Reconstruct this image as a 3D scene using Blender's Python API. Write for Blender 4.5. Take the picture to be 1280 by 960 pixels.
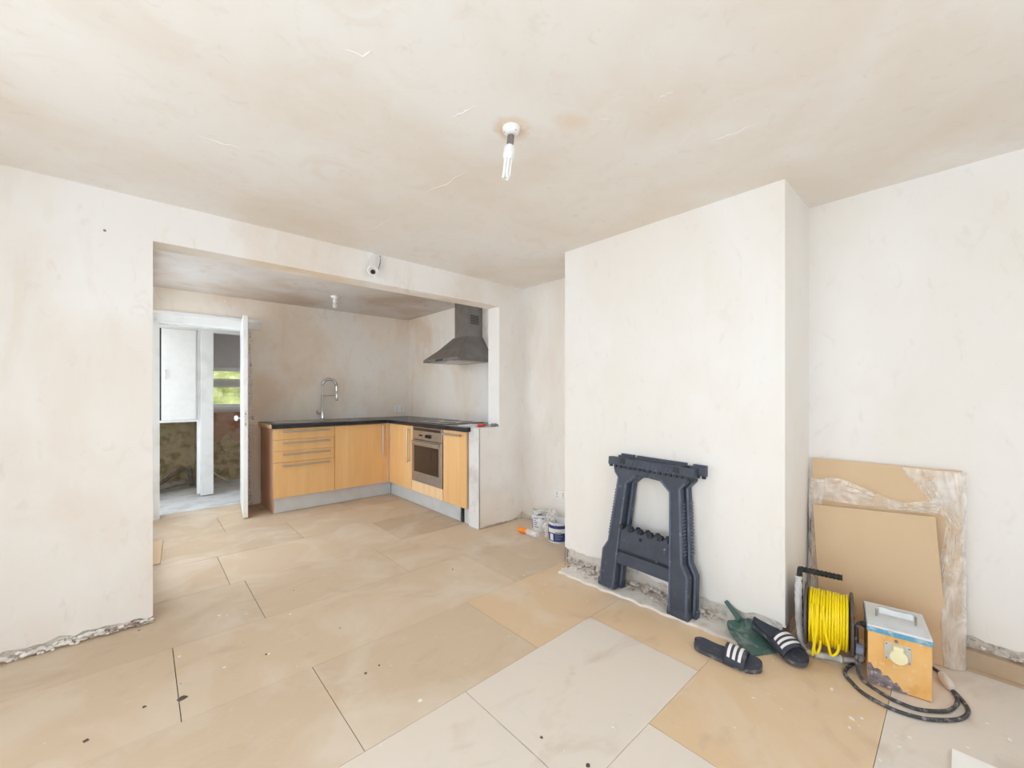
import bpy, bmesh, math, random
from mathutils import Vector, Matrix, noise

random.seed(7)
S = bpy.context.scene
COL = S.collection
for o in list(bpy.data.objects):
    bpy.data.objects.remove(o)

# ------------------------------------------------------------------ camera
F_PX, HOR, CAM_H = 510.35, 492.78, 1.22          # focal length and horizon in pixels of the 1280x960 frame
YAW = math.atan((640 - 177.04) / F_PX)
cd = bpy.data.cameras.new('camera')
cd.sensor_width = 36.0
cd.lens = F_PX / 1280 * 36
cd.shift_y = (HOR - 480) / 1280
cd.clip_start = 0.02
cam = bpy.data.objects.new('camera', cd)
COL.objects.link(cam)
cam.location = (0, 0, CAM_H)
cam.rotation_euler = (math.pi / 2, 0, -YAW)
S.camera = cam

# ------------------------------------------------------------------ world, light, exposure
world = bpy.data.worlds.new('overcast_sky')
S.world = world
world.use_nodes = True
bgn = world.node_tree.nodes['Background']
bgn.inputs[0].default_value = (0.86, 0.935, 1.0, 1)
bgn.inputs[1].default_value = 4.5
S.view_settings.view_transform = 'Standard'
S.view_settings.look = 'None'
S.view_settings.exposure = 0.0
S.view_settings.gamma = 1.0
S.view_settings.use_curve_mapping = False
S.cycles.use_denoising = True
S.cycles.max_bounces = 14
S.cycles.diffuse_bounces = 10
S.cycles.transparent_max_bounces = 16
S.cycles.caustics_reflective = False
S.cycles.caustics_refractive = False
S.cycles.sample_clamp_indirect = 8


def portal(loc, rot, sx, sy):
    """Light portal in a window opening: guides sampling of the sky, adds no light of its own."""
    l = bpy.data.lights.new('window_portal', 'AREA')
    l.shape = 'RECTANGLE'
    l.size, l.size_y = sx, sy
    l.cycles.is_portal = True
    o = bpy.data.objects.new('window_portal', l)
    COL.objects.link(o)
    o.location, o.rotation_euler = loc, rot


PI = math.pi
# window openings: (lo, hi) along the wall and in height
W1X, W1Z = (-0.5, 1.5), (0.75, 2.05)       # front window, in the wall behind the camera
W2Y, W2Z = (-0.5, 2.0), (0.30, 2.1)       # unseen side window added for light, in the wall to the left of the camera
W3X, W3Z = (0.55, 1.35), (1.03, 1.60)     # utility room window
W4Y, W4Z = (3.25, 5.10), (0.15, 2.15)      # kitchen window, hidden behind the left side of the opening
W5Y, W5Z = (5.47, 6.05), (0.10, 2.1)      # unseen glazed side door added to brighten the utility room
YF, XL = -1.15, -1.15                     # inside faces of front and left walls
portal(((W1X[0] + W1X[1]) / 2, YF - .1, sum(W1Z) / 2), (PI / 2, 0, PI), W1X[1] - W1X[0], W1Z[1] - W1Z[0])
portal((XL - .1, sum(W2Y) / 2, sum(W2Z) / 2), (PI / 2, 0, PI / 2), W2Y[1] - W2Y[0], W2Z[1] - W2Z[0])
portal((-.07, sum(W4Y) / 2, sum(W4Z) / 2), (PI / 2, 0, PI / 2), W4Y[1] - W4Y[0], W4Z[1] - W4Z[0])
portal((-.21, sum(W5Y) / 2, sum(W5Z) / 2), (PI / 2, 0, PI / 2), W5Y[1] - W5Y[0], W5Z[1] - W5Z[0])
portal((sum(W3X) / 2, 7.16, sum(W3Z) / 2), (PI / 2, 0, 0), W3X[1] - W3X[0], W3Z[1] - W3Z[0])


# ------------------------------------------------------------------ pixel -> place (a pixel is a direction; the surface touched gives the distance)
def ray(u, v):
    w = Vector((math.sin(YAW), math.cos(YAW), 0))
    r = Vector((math.cos(YAW), -math.sin(YAW), 0))
    return w + r * ((u - 640) / F_PX) + Vector((0, 0, (HOR - v) / F_PX))


def G(u, v, z=0.0):
    k = ray(u, v)
    return Vector((0, 0, CAM_H)) + k * ((z - CAM_H) / k.z)


# ------------------------------------------------------------------ materials
def lin(r, g, b):
    f = lambda c: c / 12.92 if c <= .04045 else ((c + .055) / 1.055) ** 2.4
    return (f(r / 255), f(g / 255), f(b / 255), 1)


class Mat:
    def __init__(s, name, rough=.6, metal=0.0, spec=.4):
        s.m = bpy.data.materials.new(name)
        s.m.use_nodes = True
        s.nt = s.m.node_tree
        s.b = s.nt.nodes['Principled BSDF']
        s.b.inputs['Roughness'].default_value = rough
        s.b.inputs['Metallic'].default_value = metal
        s.b.inputs['Specular IOR Level'].default_value = spec
        s.col = None

    def n(s, t, **k):
        q = s.nt.nodes.new(t)
        for a, v in k.items():
            setattr(q, a, v)
        return q

    def L(s, a, b):
        s.nt.links.new(a, b)

    def coord(s, scale=(1, 1, 1), obj=False, rnd=False):
        mp = s.n('ShaderNodeMapping')
        mp.inputs['Scale'].default_value = scale
        if obj:
            tc = s.n('ShaderNodeTexCoord')
            s.L(tc.outputs['Object'], mp.inputs[0])
        else:
            g = s.n('ShaderNodeNewGeometry')
            s.L(g.outputs['Position'], mp.inputs[0])
        if rnd:
            oi = s.n('ShaderNodeObjectInfo')
            sc = s.n('ShaderNodeMath', operation='MULTIPLY')
            s.L(oi.outputs['Random'], sc.inputs[0])
            sc.inputs[1].default_value = 37.0
            cx = s.n('ShaderNodeCombineXYZ')
            for i in range(3):
                s.L(sc.outputs[0], cx.inputs[i])
            s.L(cx.outputs[0], mp.inputs['Location'])
        return mp.outputs[0]

    def base(s, c):
        if c == 'object':
            oi = s.n('ShaderNodeObjectInfo')
            s.col = oi.outputs['Color']
        else:
            r = s.n('ShaderNodeRGB')
            r.outputs[0].default_value = c
            s.col = r.outputs[0]
        return s

    def ramp(s, src, lo, hi):
        r = s.n('ShaderNodeMapRange')
        r.inputs['From Min'].default_value = lo
        r.inputs['From Max'].default_value = hi
        r.clamp = True
        s.L(src, r.inputs['Value'])
        return r.outputs['Result']

    def noise(s, co, scale, detail=4, dist=0.0, rough=.55):
        q = s.n('ShaderNodeTexNoise')
        q.inputs['Scale'].default_value = scale
        q.inputs['Detail'].default_value = detail
        q.inputs['Roughness'].default_value = rough
        q.inputs['Distortion'].default_value = dist
        s.L(co, q.inputs['Vector'])
        return q.outputs['Fac']

    def layer(s, fac, colour, amount=1.0):
        mx = s.n('ShaderNodeMix', data_type='RGBA')
        m = s.n('ShaderNodeMath', operation='MULTIPLY')
        m.inputs[1].default_value = amount
        s.L(fac, m.inputs[0])
        s.L(m.outputs[0], mx.inputs['Factor'])
        s.L(s.col, mx.inputs['A'])
        mx.inputs['B'].default_value = colour
        s.col = mx.outputs['Result']
        return s

    def blotch(s, colour, scale, lo, hi, amount=1.0, stretch=(1, 1, 1), detail=4, dist=0.0, obj=False, rnd=False):
        f = s.ramp(s.noise(s.coord(stretch, obj, rnd), scale, detail, dist), lo, hi)
        return s.layer(f, colour, amount)

    def specks(s, colour, scale, size, amount=1.0, obj=False, stretch=(1, 1, 1)):
        v = s.n('ShaderNodeTexVoronoi')
        v.inputs['Scale'].default_value = scale
        s.L(s.coord(stretch, obj), v.inputs['Vector'])
        f = s.ramp(v.outputs['Distance'], size, size * .6)
        # keep only some of the cells
        sep = s.n('ShaderNodeSeparateColor')
        s.L(v.outputs['Color'], sep.inputs[0])
        k = s.ramp(sep.outputs[0], .70, .72)
        m = s.n('ShaderNodeMath', operation='MULTIPLY')
        s.L(f, m.inputs[0])
        s.L(k, m.inputs[1])
        return s.layer(m.outputs[0], colour, amount)

    def near(s, p, r0, r1, colour, amount, scale=9.0):
        """A stain with a ragged outline around a point of the surface."""
        g = s.n('ShaderNodeNewGeometry')
        d = s.n('ShaderNodeVectorMath', operation='DISTANCE')
        s.L(g.outputs['Position'], d.inputs[0])
        d.inputs[1].default_value = p
        nz = s.noise(s.coord(), scale, 5, 1.0)
        a = s.n('ShaderNodeMath', operation='MULTIPLY_ADD')
        s.L(nz, a.inputs[0])
        a.inputs[1].default_value = (r1 - r0) * 2
        s.L(d.outputs['Value'], a.inputs[2])
        f = s.ramp(a.outputs[0], r1 + (r1 - r0), r0 + (r1 - r0))
        return s.layer(f, colour, amount)

    def bump(s, scale, strength, dist=.004, stretch=(1, 1, 1), detail=5, obj=False):
        b = s.n('ShaderNodeBump')
        b.inputs['Strength'].default_value = strength
        b.inputs['Distance'].default_value = dist
        s.L(s.noise(s.coord(stretch, obj), scale, detail), b.inputs['Height'])
        s.L(b.outputs[0], s.b.inputs['Normal'])
        return s

    def done(s):
        if s.col is not None:
            s.L(s.col, s.b.inputs['Base Color'])
        return s.m


def plain(name, c, rough=.5, metal=0.0, var=.12, scale=14, spec=.4):
    m = Mat(name, rough, metal, spec).base(c)
    dark = (c[0] * (1 - var * 1.6), c[1] * (1 - var * 1.6), c[2] * (1 - var * 1.6), 1)
    return m.blotch(dark, scale, .4, .7, 1, obj=True).done()


def plaster(name, c, warm, white, k=1.0):
    m = Mat(name, .85, spec=.15).base(c)
    m.blotch(warm, 1.5, .42, .66, .75 * k, (1, 1, .75), 5, .6)
    m.blotch(white, 1.1, .46, .62, .8 * k, (1, 1, .7), 5, .3)
    m.blotch(warm, 5.5, .55, .72, .4 * k, (1, 1, .35), 5, 1.2)
    m.blotch(lin(206, 196, 186), 16, .6, .74, .25 * k, (1, 1, .5), 6, 1.0)
    m.bump(9, .25, .006, (1, 1, .6))
    return m


PLA = (lin(235, 232, 228), lin(228, 218, 207), lin(239, 239, 239))
M = {}
M['wall'] = plaster('plaster_wall', *PLA).done()
M['wall_bright'] = plaster('plaster_smooth', lin(237, 236, 234), lin(233, 228, 221), lin(240, 240, 240), .8).done()
M['wall_kitchen'] = plaster('plaster_kitchen', lin(240, 232, 221), lin(228, 209, 188), lin(240, 237, 233), 1.25).specks(lin(240, 240, 236), 9, .12, .8).done()
c = plaster('plaster_ceiling', lin(234, 230, 224), lin(228, 218, 206), lin(238, 237, 235))
c.near((1.08, 1.19, 2.26), .015, .085, lin(222, 184, 142), .75, 14)
c.near((1.22, 1.0, 2.26), .02, .09, lin(228, 204, 178), .45, 12)
M['ceiling'] = c.done()
M['ceiling_kitchen'] = plaster('plaster_ceiling_kitchen_shaded', lin(218, 210, 203), lin(200, 182, 166), lin(222, 220, 219), 1.25).done()  # same plaster, with the kitchen's dimmer light put into a browner colour
M['masonry'] = Mat('masonry', .95, spec=.1).base(lin(224, 219, 212)).blotch(lin(176, 156, 140), 18, .54, .7, .7).blotch(
    lin(222, 216, 208), 26, .55, .68, .9).blotch(lin(128, 122, 84), 7, .6, .7, .6).bump(40, 1, .02).done()
M['stone_wall'] = Mat('rough_stone', .95, spec=.1).base(lin(204, 190, 158)).blotch(lin(160, 142, 110), 9, .45, .62, .9).blotch(
    lin(222, 214, 184), 6, .55, .68, .7).bump(14, 1, .03).done()
M['brown_plaster'] = Mat('old_brown_plaster', .9, spec=.1).base(lin(198, 164, 144)).blotch(lin(168, 118, 96), 3, .5, .6, .8).blotch(
    lin(214, 192, 174), 8, .55, .7, .6).done()
M['blue_grey'] = Mat('grey_painted_wall', .8).base(lin(226, 226, 232)).blotch(lin(206, 205, 212), 2, .4, .7, .6).done()
hb = Mat('hardboard', .62, spec=.3).base('object')
hb.blotch(lin(226, 214, 200), 2.2, .46, .70, .65, (1, 1, 1), 6, .8)
hb.blotch(lin(184, 162, 138), 3.1, .56, .74, .4, (1, 1.6, 1), 6, 1.0)
hb.blotch(lin(214, 206, 196), 14, .60, .74, .35, (1, 1, 1), 6, 1.5)
hb.specks(lin(238, 234, 228), 13, .055, .8).specks(lin(92, 84, 78), 7, .03, .7)
hb.specks(lin(120, 112, 108), 4, .028, .5, stretch=(1, .6, 1))
hb.bump(60, .12, .002)
M['board'] = hb.done()
M['sheet'] = Mat('clean_hardboard', .55).base(lin(216, 190, 156)).blotch(lin(206, 178, 142), 3, .4, .7, .6, obj=True).specks(lin(180, 150, 120), 16, .03, .5).done()
M['subfloor'] = plain('dark_gap', lin(70, 58, 48), .9)
M['concrete'] = Mat('concrete_dusty', .9, spec=.15).base(lin(222, 223, 224)).blotch(lin(196, 194, 192), 5, .45, .65, .8).blotch(
    lin(226, 226, 226), 9, .55, .7, .8).bump(40, .4, .006).done()
M['hearth'] = Mat('hearth_concrete', .95, spec=.1).base(lin(228, 224, 218)).blotch(lin(200, 188, 178), 9, .50, .68, .7).blotch(
    lin(228, 224, 218), 14, .5, .65, .9).blotch(lin(150, 116, 102), 5, .62, .72, .7).bump(50, .8, .01).done()
M['rubble'] = Mat('rubble', .95, spec=.1).base(lin(208, 200, 193)).blotch(lin(160, 120, 108), 22, .52, .64, .8).blotch(
    lin(228, 224, 218), 30, .52, .64, .95).blotch(lin(92, 82, 76), 26, .62, .7, .8).bump(80, .8, .006).done()
M['crumb'] = plain('plaster_crumb', lin(240, 238, 234), .9, 0, .05)
M['crumb_dark'] = plain('dark_debris', lin(96, 86, 80), .9)
M['white_paint'] = Mat('white_gloss_paint', .35).base(lin(236, 238, 238)).blotch(lin(214, 214, 212), 6, .5, .7, .5).specks(lin(150, 142, 132), 22, .05, .6).done()
M['white_clean'] = plain('white_paint', lin(240, 241, 240), .45, 0, .03)
M['beech'] = Mat('beech_laminate', .38).base(lin(232, 188, 130)).blotch(lin(226, 178, 118), 3.2, .42, .62, .6, (6, 6, .55), 5, .4).blotch(
    lin(240, 202, 150), 2.0, .52, .7, .6, (5, 5, .4), 4, .3).done()
M['beech_pale'] = Mat('beech_pale', .4).base(lin(240, 208, 164)).blotch(lin(228, 190, 142), 3, .45, .65, .6, (6, 6, .5)).done()
M['carcass'] = Mat('carcass_brown', .6).base(lin(188, 150, 126)).blotch(lin(172, 134, 110), 3, .45, .65, .6, (6, 6, .5)).done()
M['chipboard'] = Mat('raw_chipboard', .8).base(lin(206, 172, 132)).blotch(lin(170, 134, 96), 60, .45, .6, .8).done()
M['worktop'] = Mat('black_speckled_worktop', .25).base(lin(38, 40, 48)).specks(lin(170, 170, 176), 60, .16, .8).specks(lin(110, 112, 120), 110, .2, .7).done()
M['steel'] = plain('brushed_steel', lin(186, 182, 178), .32, .85, .1, 30)
M['steel_light'] = plain('satin_nickel', lin(196, 188, 178), .35, .7, .06, 30)
M['chrome'] = plain('chrome', lin(214, 216, 220), .12, 1.0, .05)
M['hood_steel'] = plain('hood_steel', lin(150, 146, 144), .38, .75, .12, 9)
M['plinth'] = Mat('aluminium_plinth', .45, .35).base(lin(214, 220, 224)).blotch(lin(196, 200, 204), 5, .45, .7, .6).done()
M['dark_glass'] = plain('oven_glass', lin(52, 46, 44), .08, 0, .2, spec=.6)
M['black_plastic'] = plain('black_plastic', lin(34, 35, 38), .45)
M['horse'] = Mat('sawhorse_plastic', .42).base(lin(70, 77, 91)).blotch(lin(56, 62, 74), 8, .4, .65, .7, obj=True).blotch(
    lin(176, 178, 182), 28, .64, .74, .55).specks(lin(220, 218, 214), 50, .06, .8).done()
M['horse_rib_lit'] = Mat('sawhorse_rib_highlight', .38).base(lin(96, 106, 124)).blotch(lin(78, 86, 102), 12, .4, .65, .7).blotch(lin(176, 180, 186), 40, .62, .72, .5).done()  # light caught by the raised ribs, put into a paler copy of the plastic
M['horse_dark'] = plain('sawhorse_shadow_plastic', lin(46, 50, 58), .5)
M['green'] = Mat('green_plastic', .45).base(lin(74, 104, 98)).blotch(lin(158, 168, 162), 14, .5, .7, .8, dist=1.0).blotch(lin(40, 70, 64), 7, .5, .7, .6).done()
M['rubber'] = Mat('slide_rubber', .6).base(lin(62, 66, 78)).blotch(lin(118, 116, 120), 26, .58, .72, .6).done()
M['sole'] = Mat('slide_sole', .7).base(lin(84, 86, 94)).blotch(lin(160, 152, 146), 30, .55, .68, .7).done()
M['stripe'] = plain('white_stripe', lin(240, 238, 238), .5, 0, .04)
M['yellow'] = plain('yellow_cable', lin(250, 226, 20), .38, 0, .08)
M['reel'] = plain('reel_plastic', lin(92, 82, 80), .5)
M['red'] = plain('red_plastic', lin(222, 62, 58), .45)
M['cord'] = Mat('dusty_black_cord', .7).base(lin(72, 72, 76)).blotch(lin(160, 156, 156), 50, .52, .66, .8).done()
M['orange'] = Mat('scuffed_orange_paint', .5).base(lin(240, 196, 132)).blotch(lin(234, 178, 102), 5, .4, .6, .8, obj=True).blotch(
    lin(236, 214, 184), 26, .6, .68, .8, obj=True).specks(lin(244, 232, 214), 26, .12, .8, True).blotch(lin(216, 150, 70), 12, .58, .7, .5, obj=True).done()
M['bare_metal'] = Mat('scraped_metal', .6, .2).base(lin(150, 138, 142)).blotch(lin(112, 100, 108), 36, .42, .6, .9, obj=True).blotch(lin(208, 204, 206), 48, .56, .66, .8, obj=True).done()
M['lid'] = Mat('pale_grey_lid', .55).base(lin(218, 224, 228)).blotch(lin(196, 204, 210), 9, .5, .7, .7, obj=True).specks(lin(120, 120, 120), 34, .1, .7, True).done()
M['blue'] = Mat('blue_band', .5).base(lin(96, 162, 198)).blotch(lin(186, 206, 214), 36, .54, .66, .8, obj=True).done()
M['cream'] = plain('cream_plastic', lin(242, 236, 196), .45, 0, .05)
M['grey_plate'] = plain('grey_plate', lin(216, 216, 214), .5, 0, .06)
M['navy'] = plain('navy_label', lin(44, 66, 128), .4, 0, .1)
M['tub_white'] = plain('white_tub', lin(228, 230, 234), .4, 0, .06)
M['grey_print'] = plain('grey_print', lin(124, 134, 158), .5)
M['orange_bright'] = plain('orange_cap', lin(250, 144, 40), .4, 0, .08)
M['leaf'] = Mat('hedge_leaves', .7).base(lin(156, 158, 104)).blotch(lin(140, 148, 82), 4, .45, .6, .8).blotch(lin(172, 172, 134), 7, .55, .68, .8).done()
M['pipe'] = Mat('old_pipe', .75).base(lin(140, 132, 126)).blotch(lin(104, 96, 90), 20, .45, .65, .8).done()
M['pale_board'] = plain('white_board', lin(244, 244, 243), .6, 0, .02)
M['grey_block'] = plain('grey_mortar', lin(158, 158, 156), .9, 0, .3, 40)


def film(name, haze, lines, tint):
    """Thin crinkled film: mostly clear, faintly milky, with bright creases."""
    m = Mat(name, .14, spec=.9)
    tr = m.n('ShaderNodeBsdfTransparent')
    mix = m.n('ShaderNodeMixShader')
    nz = m.noise(m.coord((1, 1, .5), True), 13, 5, 1.2)
    d = m.n('ShaderNodeMath', operation='SUBTRACT')
    m.L(nz, d.inputs[0])
    d.inputs[1].default_value = .5
    ab = m.n('ShaderNodeMath', operation='ABSOLUTE')
    m.L(d.outputs[0], ab.inputs[0])
    f = m.ramp(nz, .38, .68)
    k = m.n('ShaderNodeMath', operation='MULTIPLY_ADD')
    k.inputs[1].default_value = lines
    k.inputs[2].default_value = haze
    m.L(f, k.inputs[0])
    m.b.inputs['Base Color'].default_value = tint
    m.bump(30, .45, .01, (1, 1, .4), obj=True)
    m.L(k.outputs[0], mix.inputs[0])
    m.L(tr.outputs[0], mix.inputs[1])
    m.L(m.b.outputs[0], mix.inputs[2])
    out = m.nt.nodes['Material Output']
    m.L(mix.outputs[0], out.inputs[0])
    return m.m


M['film'] = film('clear_plastic_film', .22, .42, lin(246, 244, 242))
M['film_dusty'] = film('dusty_plastic_film', .60, .35, lin(226, 228, 232))
gl = Mat('window_glass', .02)
_t = gl.n('ShaderNodeBsdfTransparent')
_g = gl.n('ShaderNodeBsdfGlossy')
_g.inputs['Roughness'].default_value = .02
_m = gl.n('ShaderNodeMixShader')
_m.inputs[0].default_value = .06
gl.L(_t.outputs[0], _m.inputs[1])
gl.L(_g.outputs[0], _m.inputs[2])
gl.L(_m.outputs[0], gl.nt.nodes['Material Output'].inputs[0])
M['glass'] = gl.m
M['clear_bottle'] = film('clear_bottle', .3, .3, lin(240, 240, 244))


# ------------------------------------------------------------------ geometry helpers
def V(*a):
    return Vector(a)


def box(bm, lo, hi, mtx=None):
    vs = [bm.verts.new((x, y, z)) for x in (lo[0], hi[0]) for y in (lo[1], hi[1]) for z in (lo[2], hi[2])]
    if mtx:
        for v in vs:
            v.co = mtx @ v.co
    for f in ((0, 1, 3, 2), (4, 6, 7, 5), (0, 4, 5, 1), (2, 3, 7, 6), (0, 2, 6, 4), (1, 5, 7, 3)):
        bm.faces.new([vs[i] for i in f])
    return bm


def prism(bm, pts, d):
    """Closed outline of 3-D points, extruded by vector d."""
    a = [bm.verts.new(p) for p in pts]
    b = [bm.verts.new(Vector(p) + Vector(d)) for p in pts]
    bm.faces.new(a)
    bm.faces.new(list(reversed(b)))
    n = len(a)
    for i in range(n):
        bm.faces.new((a[i], b[i], b[(i + 1) % n], a[(i + 1) % n]))
    return bm


def smooth_path(pts, k=6):
    P = [Vector(p) for p in pts]
    if k < 2 or len(P) < 3:
        return P
    out = []
    for i in range(len(P) - 1):
        p0, p1, p2, p3 = P[max(i - 1, 0)], P[i], P[i + 1], P[min(i + 2, len(P) - 1)]
        for j in range(k):
            t = j / k
            out.append(.5 * ((2 * p1) + (p2 - p0) * t + (2 * p0 - 5 * p1 + 4 * p2 - p3) * t * t + (3 * p1 - p0 - 3 * p2 + p3) * t ** 3))
    out.append(P[-1])
    return out


def tube(bm, pts, r, seg=8, k=1, closed=False):
    P = smooth_path(pts, k)
    n = len(P)
    rings = []
    up = None
    for i, p in enumerate(P):
        t = (P[(i + 1) % n] - P[i - 1]) if closed else (P[min(i + 1, n - 1)] - P[max(i - 1, 0)])
        if t.length < 1e-9:
            t = Vector((0, 0, 1))
        t.normalize()
        if up is None:
            up = Vector((0, 0, 1)) if abs(t.z) < .9 else Vector((1, 0, 0))
        s = t.cross(up)
        if s.length < 1e-6:
            s = t.cross(Vector((1, .3, 0)))
        s.normalize()
        up = s.cross(t).normalized()
        rr = r[i] if isinstance(r, (list, tuple)) else (r(i / (n - 1)) if callable(r) else r)
        rings.append([bm.verts.new(p + (s * math.cos(a) + up * math.sin(a)) * rr) for a in [2 * PI * j / seg for j in range(seg)]])
    for i in range(n if closed else n - 1):
        A, B = rings[i], rings[(i + 1) % n]
        for j in range(seg):
            bm.faces.new((A[j], A[(j + 1) % seg], B[(j + 1) % seg], B[j]))
    if not closed:
        bm.faces.new(list(reversed(rings[0])))
        bm.faces.new(rings[-1])
    return bm


def lathe(bm, prof, c=(0, 0, 0), seg=20, mtx=None):
    rings = []
    for r, z in prof:
        rings.append([bm.verts.new((c[0] + r * math.cos(a), c[1] + r * math.sin(a), c[2] + z)) for a in [2 * PI * j / seg for j in range(seg)]])
    for A, B in zip(rings, rings[1:]):
        for j in range(seg):
            bm.faces.new((A[j], A[(j + 1) % seg], B[(j + 1) % seg], B[j]))
    bm.faces.new(list(reversed(rings[0])))
    bm.faces.new(rings[-1])
    if mtx:
        for ring in rings:
            for v in ring:
                v.co = mtx @ v.co
    return bm


def grid(bm, fn, nu, nv, thick=None):
    """Surface fn(u, v) over [0,1]^2."""
    vs = [[bm.verts.new(fn(i / nu, j / nv)) for j in range(nv + 1)] for i in range(nu + 1)]
    for i in range(nu):
        for j in range(nv):
            bm.faces.new((vs[i][j], vs[i + 1][j], vs[i + 1][j + 1], vs[i][j + 1]))
    return bm


def lump(bm, c, r, seed, flat=.7):
    q = bmesh.ops.create_icosphere(bm, subdivisions=1, radius=1)
    rn = random.Random(seed)
    st = (rn.uniform(.7, 1.3), rn.uniform(.7, 1.3), rn.uniform(.6, 1.0) * flat)
    for v in q['verts']:
        k = rn.uniform(.7, 1.15)
        v.co = Vector((c[0] + v.co.x * r * k * st[0], c[1] + v.co.y * r * k * st[1], c[2] + v.co.z * r * k * st[2]))
    return bm


def obj(name, bm, m, parent=None, smooth=False, bevel=0.0, color=None):
    bmesh.ops.recalc_face_normals(bm, faces=bm.faces)
    me = bpy.data.meshes.new(name)
    bm.to_mesh(me)
    bm.free()
    me.materials.append(M[m] if isinstance(m, str) else m)
    if smooth:
        for p in me.polygons:
            p.use_smooth = True
    o = bpy.data.objects.new(name, me)
    COL.objects.link(o)
    if parent is not None:
        o.parent = parent
    if smooth:
        me.set_sharp_from_angle(angle=math.radians(42))
    if bevel:
        b = o.modifiers.new('bevel', 'BEVEL')
        b.width = bevel
        b.segments = 2
        b.limit_method = 'ANGLE'
    if color is not None:
        o.color = color
    return o


def B():
    return bmesh.new()


def bx(name, lo, hi, m, parent=None, bevel=0.0, mtx=None, color=None):
    return obj(name, box(B(), lo, hi, mtx), m, parent, bevel=bevel, color=color)


def tag(o, label, cat=None, group=None, kind=None):
    o['label'] = label
    if cat:
        o['category'] = cat
    if group:
        o['group'] = group
    if kind:
        o['kind'] = kind
    return o


def thing(name, label, cat, loc=(0, 0, 0), rotz=0.0, group=None, kind=None):
    o = bpy.data.objects.new(name, None)
    o.empty_display_size = .05
    COL.objects.link(o)
    o.location = loc
    o.rotation_euler = (0, 0, rotz)
    return tag(o, label, cat, group, kind)


def world_part(o, root):
    """Parent a part that was modelled in world coordinates to a root that has been placed."""
    o.parent = root
    o.matrix_parent_inverse = (Matrix.Translation(root.location) @ root.rotation_euler.to_matrix().to_4x4()).inverted()
    return o


def ragged(a, b, z, amp, n, seed, base=None):
    """Broken lower edge of a plaster skin from a to b (scalars along the wall)."""
    rn = random.Random(seed)
    out = []
    for i in range(n + 1):
        t = i / n
        zz = base(t) if base else z
        out.append((a + (b - a) * t, max(.004, zz + rn.uniform(-amp, amp) + amp * .6 * math.sin(t * 9 + seed))))
    return out


# ================================================================== THE SETTING
H = 2.26
YB, YB2 = 2.92, 3.08        # wall with the wide opening: front and back face
XR = 2.765                  # right wall of the living room
XC = 2.30                   # face of the chimney breast
CY0, CY1 = .574, 1.957
XO0, XO1, ZO = .045, 2.49, 2.046
XH, ZH = 2.252, .912        # low wall beside the units
YK, XK = 5.27, 2.80         # kitchen back wall, kitchen right wall

# ---- floor: boards on a dark sub-floor
floor = tag(bx('floor', (XL - .1, YF - .1, -.12), (3.0, 5.44, -.013), 'subfloor'), 'dark sub-floor carrying tan hardboard sheets across living room and kitchen', 'floor', kind='structure')
TAN, TAN2, PALE, ORG, GREY = lin(209, 189, 163), lin(201, 180, 154), lin(220, 211, 200), lin(220, 193, 158), lin(216, 209, 201)
ROWS = [  # y0, y1, [x joints], [colours]
    (4.95, 5.43, [XO0 - .03, .95, 2.3], [TAN2, TAN2]),
    (4.355, 4.95, [XO0 - .03, .55, 1.65, 2.3], [TAN2, TAN2, TAN2]),
    (3.755, 4.355, [XO0 - .03, 1.02, 2.24, 2.8], [TAN2, TAN, TAN2, TAN2]),
    (3.155, 3.755, [XO0 - .03, .42, 1.62, 2.8], [TAN2, TAN, TAN2]),
    (2.552, 3.155, [XL, -.72, .50, 1.36, 2.3, 2.8], [TAN, TAN, TAN, TAN, TAN]),
    (1.952, 2.552, [XL, .11, 1.81, 2.8], [TAN, TAN, TAN]),
    (1.370, 1.952, [XL, -.64, .565, 1.411, 2.30], [TAN, TAN, TAN, ORG]),
    (.780, 1.370, [XL, -.24, .985, 1.82, 2.30], [PALE, PALE, PALE, ORG]),
    (.195, .780, [XL, .17, 1.393, 2.30, 2.77], [GREY, PALE, ORG, TAN]),
    (-.40, .195, [XL, .60, 1.72, 2.70, 2.77], [GREY, GREY, GREY, TAN2]),
    (YF, -.40, [XL, -.1, 1.1, 2.2, 2.77], [GREY, GREY, TAN, TAN2]),
]
rnd = random.Random(3)
for (y0, y1, xs, cs) in ROWS:
    for i in range(len(xs) - 1):
        h = rnd.uniform(-.0012, 0)
        cc = cs[min(i, len(cs) - 1)]
        k = rnd.uniform(.95, 1.04)
        bx('board', (xs[i] + .0016, y0 + .0009, -.012), (xs[i + 1] - .0016, y1 - .0009, h), 'board', floor, color=(cc[0] * k, cc[1] * k, cc[2] * k, 1))

tag(bx('floor_utility', (-.4, 5.44, -.12), (1.9, 7.3, -.002), 'concrete'), 'bare grey dusty concrete floor beyond the kitchen doorway', 'floor', kind='structure')

# ---- ceilings
cm = B()
box(cm, (XL - .1, YF - .1, H), (3.0, YB2 - .05, H + .1))
tag(obj('ceiling', cm, 'ceiling'), 'bare plastered living room ceiling with trowel marks and rust stain', 'ceiling', kind='structure')
tag(bx('ceiling_kitchen', (-.1, YB2 - .05, H + .005), (3.0, 7.3, H + .1), 'ceiling_kitchen'), 'bare plastered kitchen ceiling coloured darker for its dim light seen through the opening', 'ceiling', kind='structure')

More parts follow.
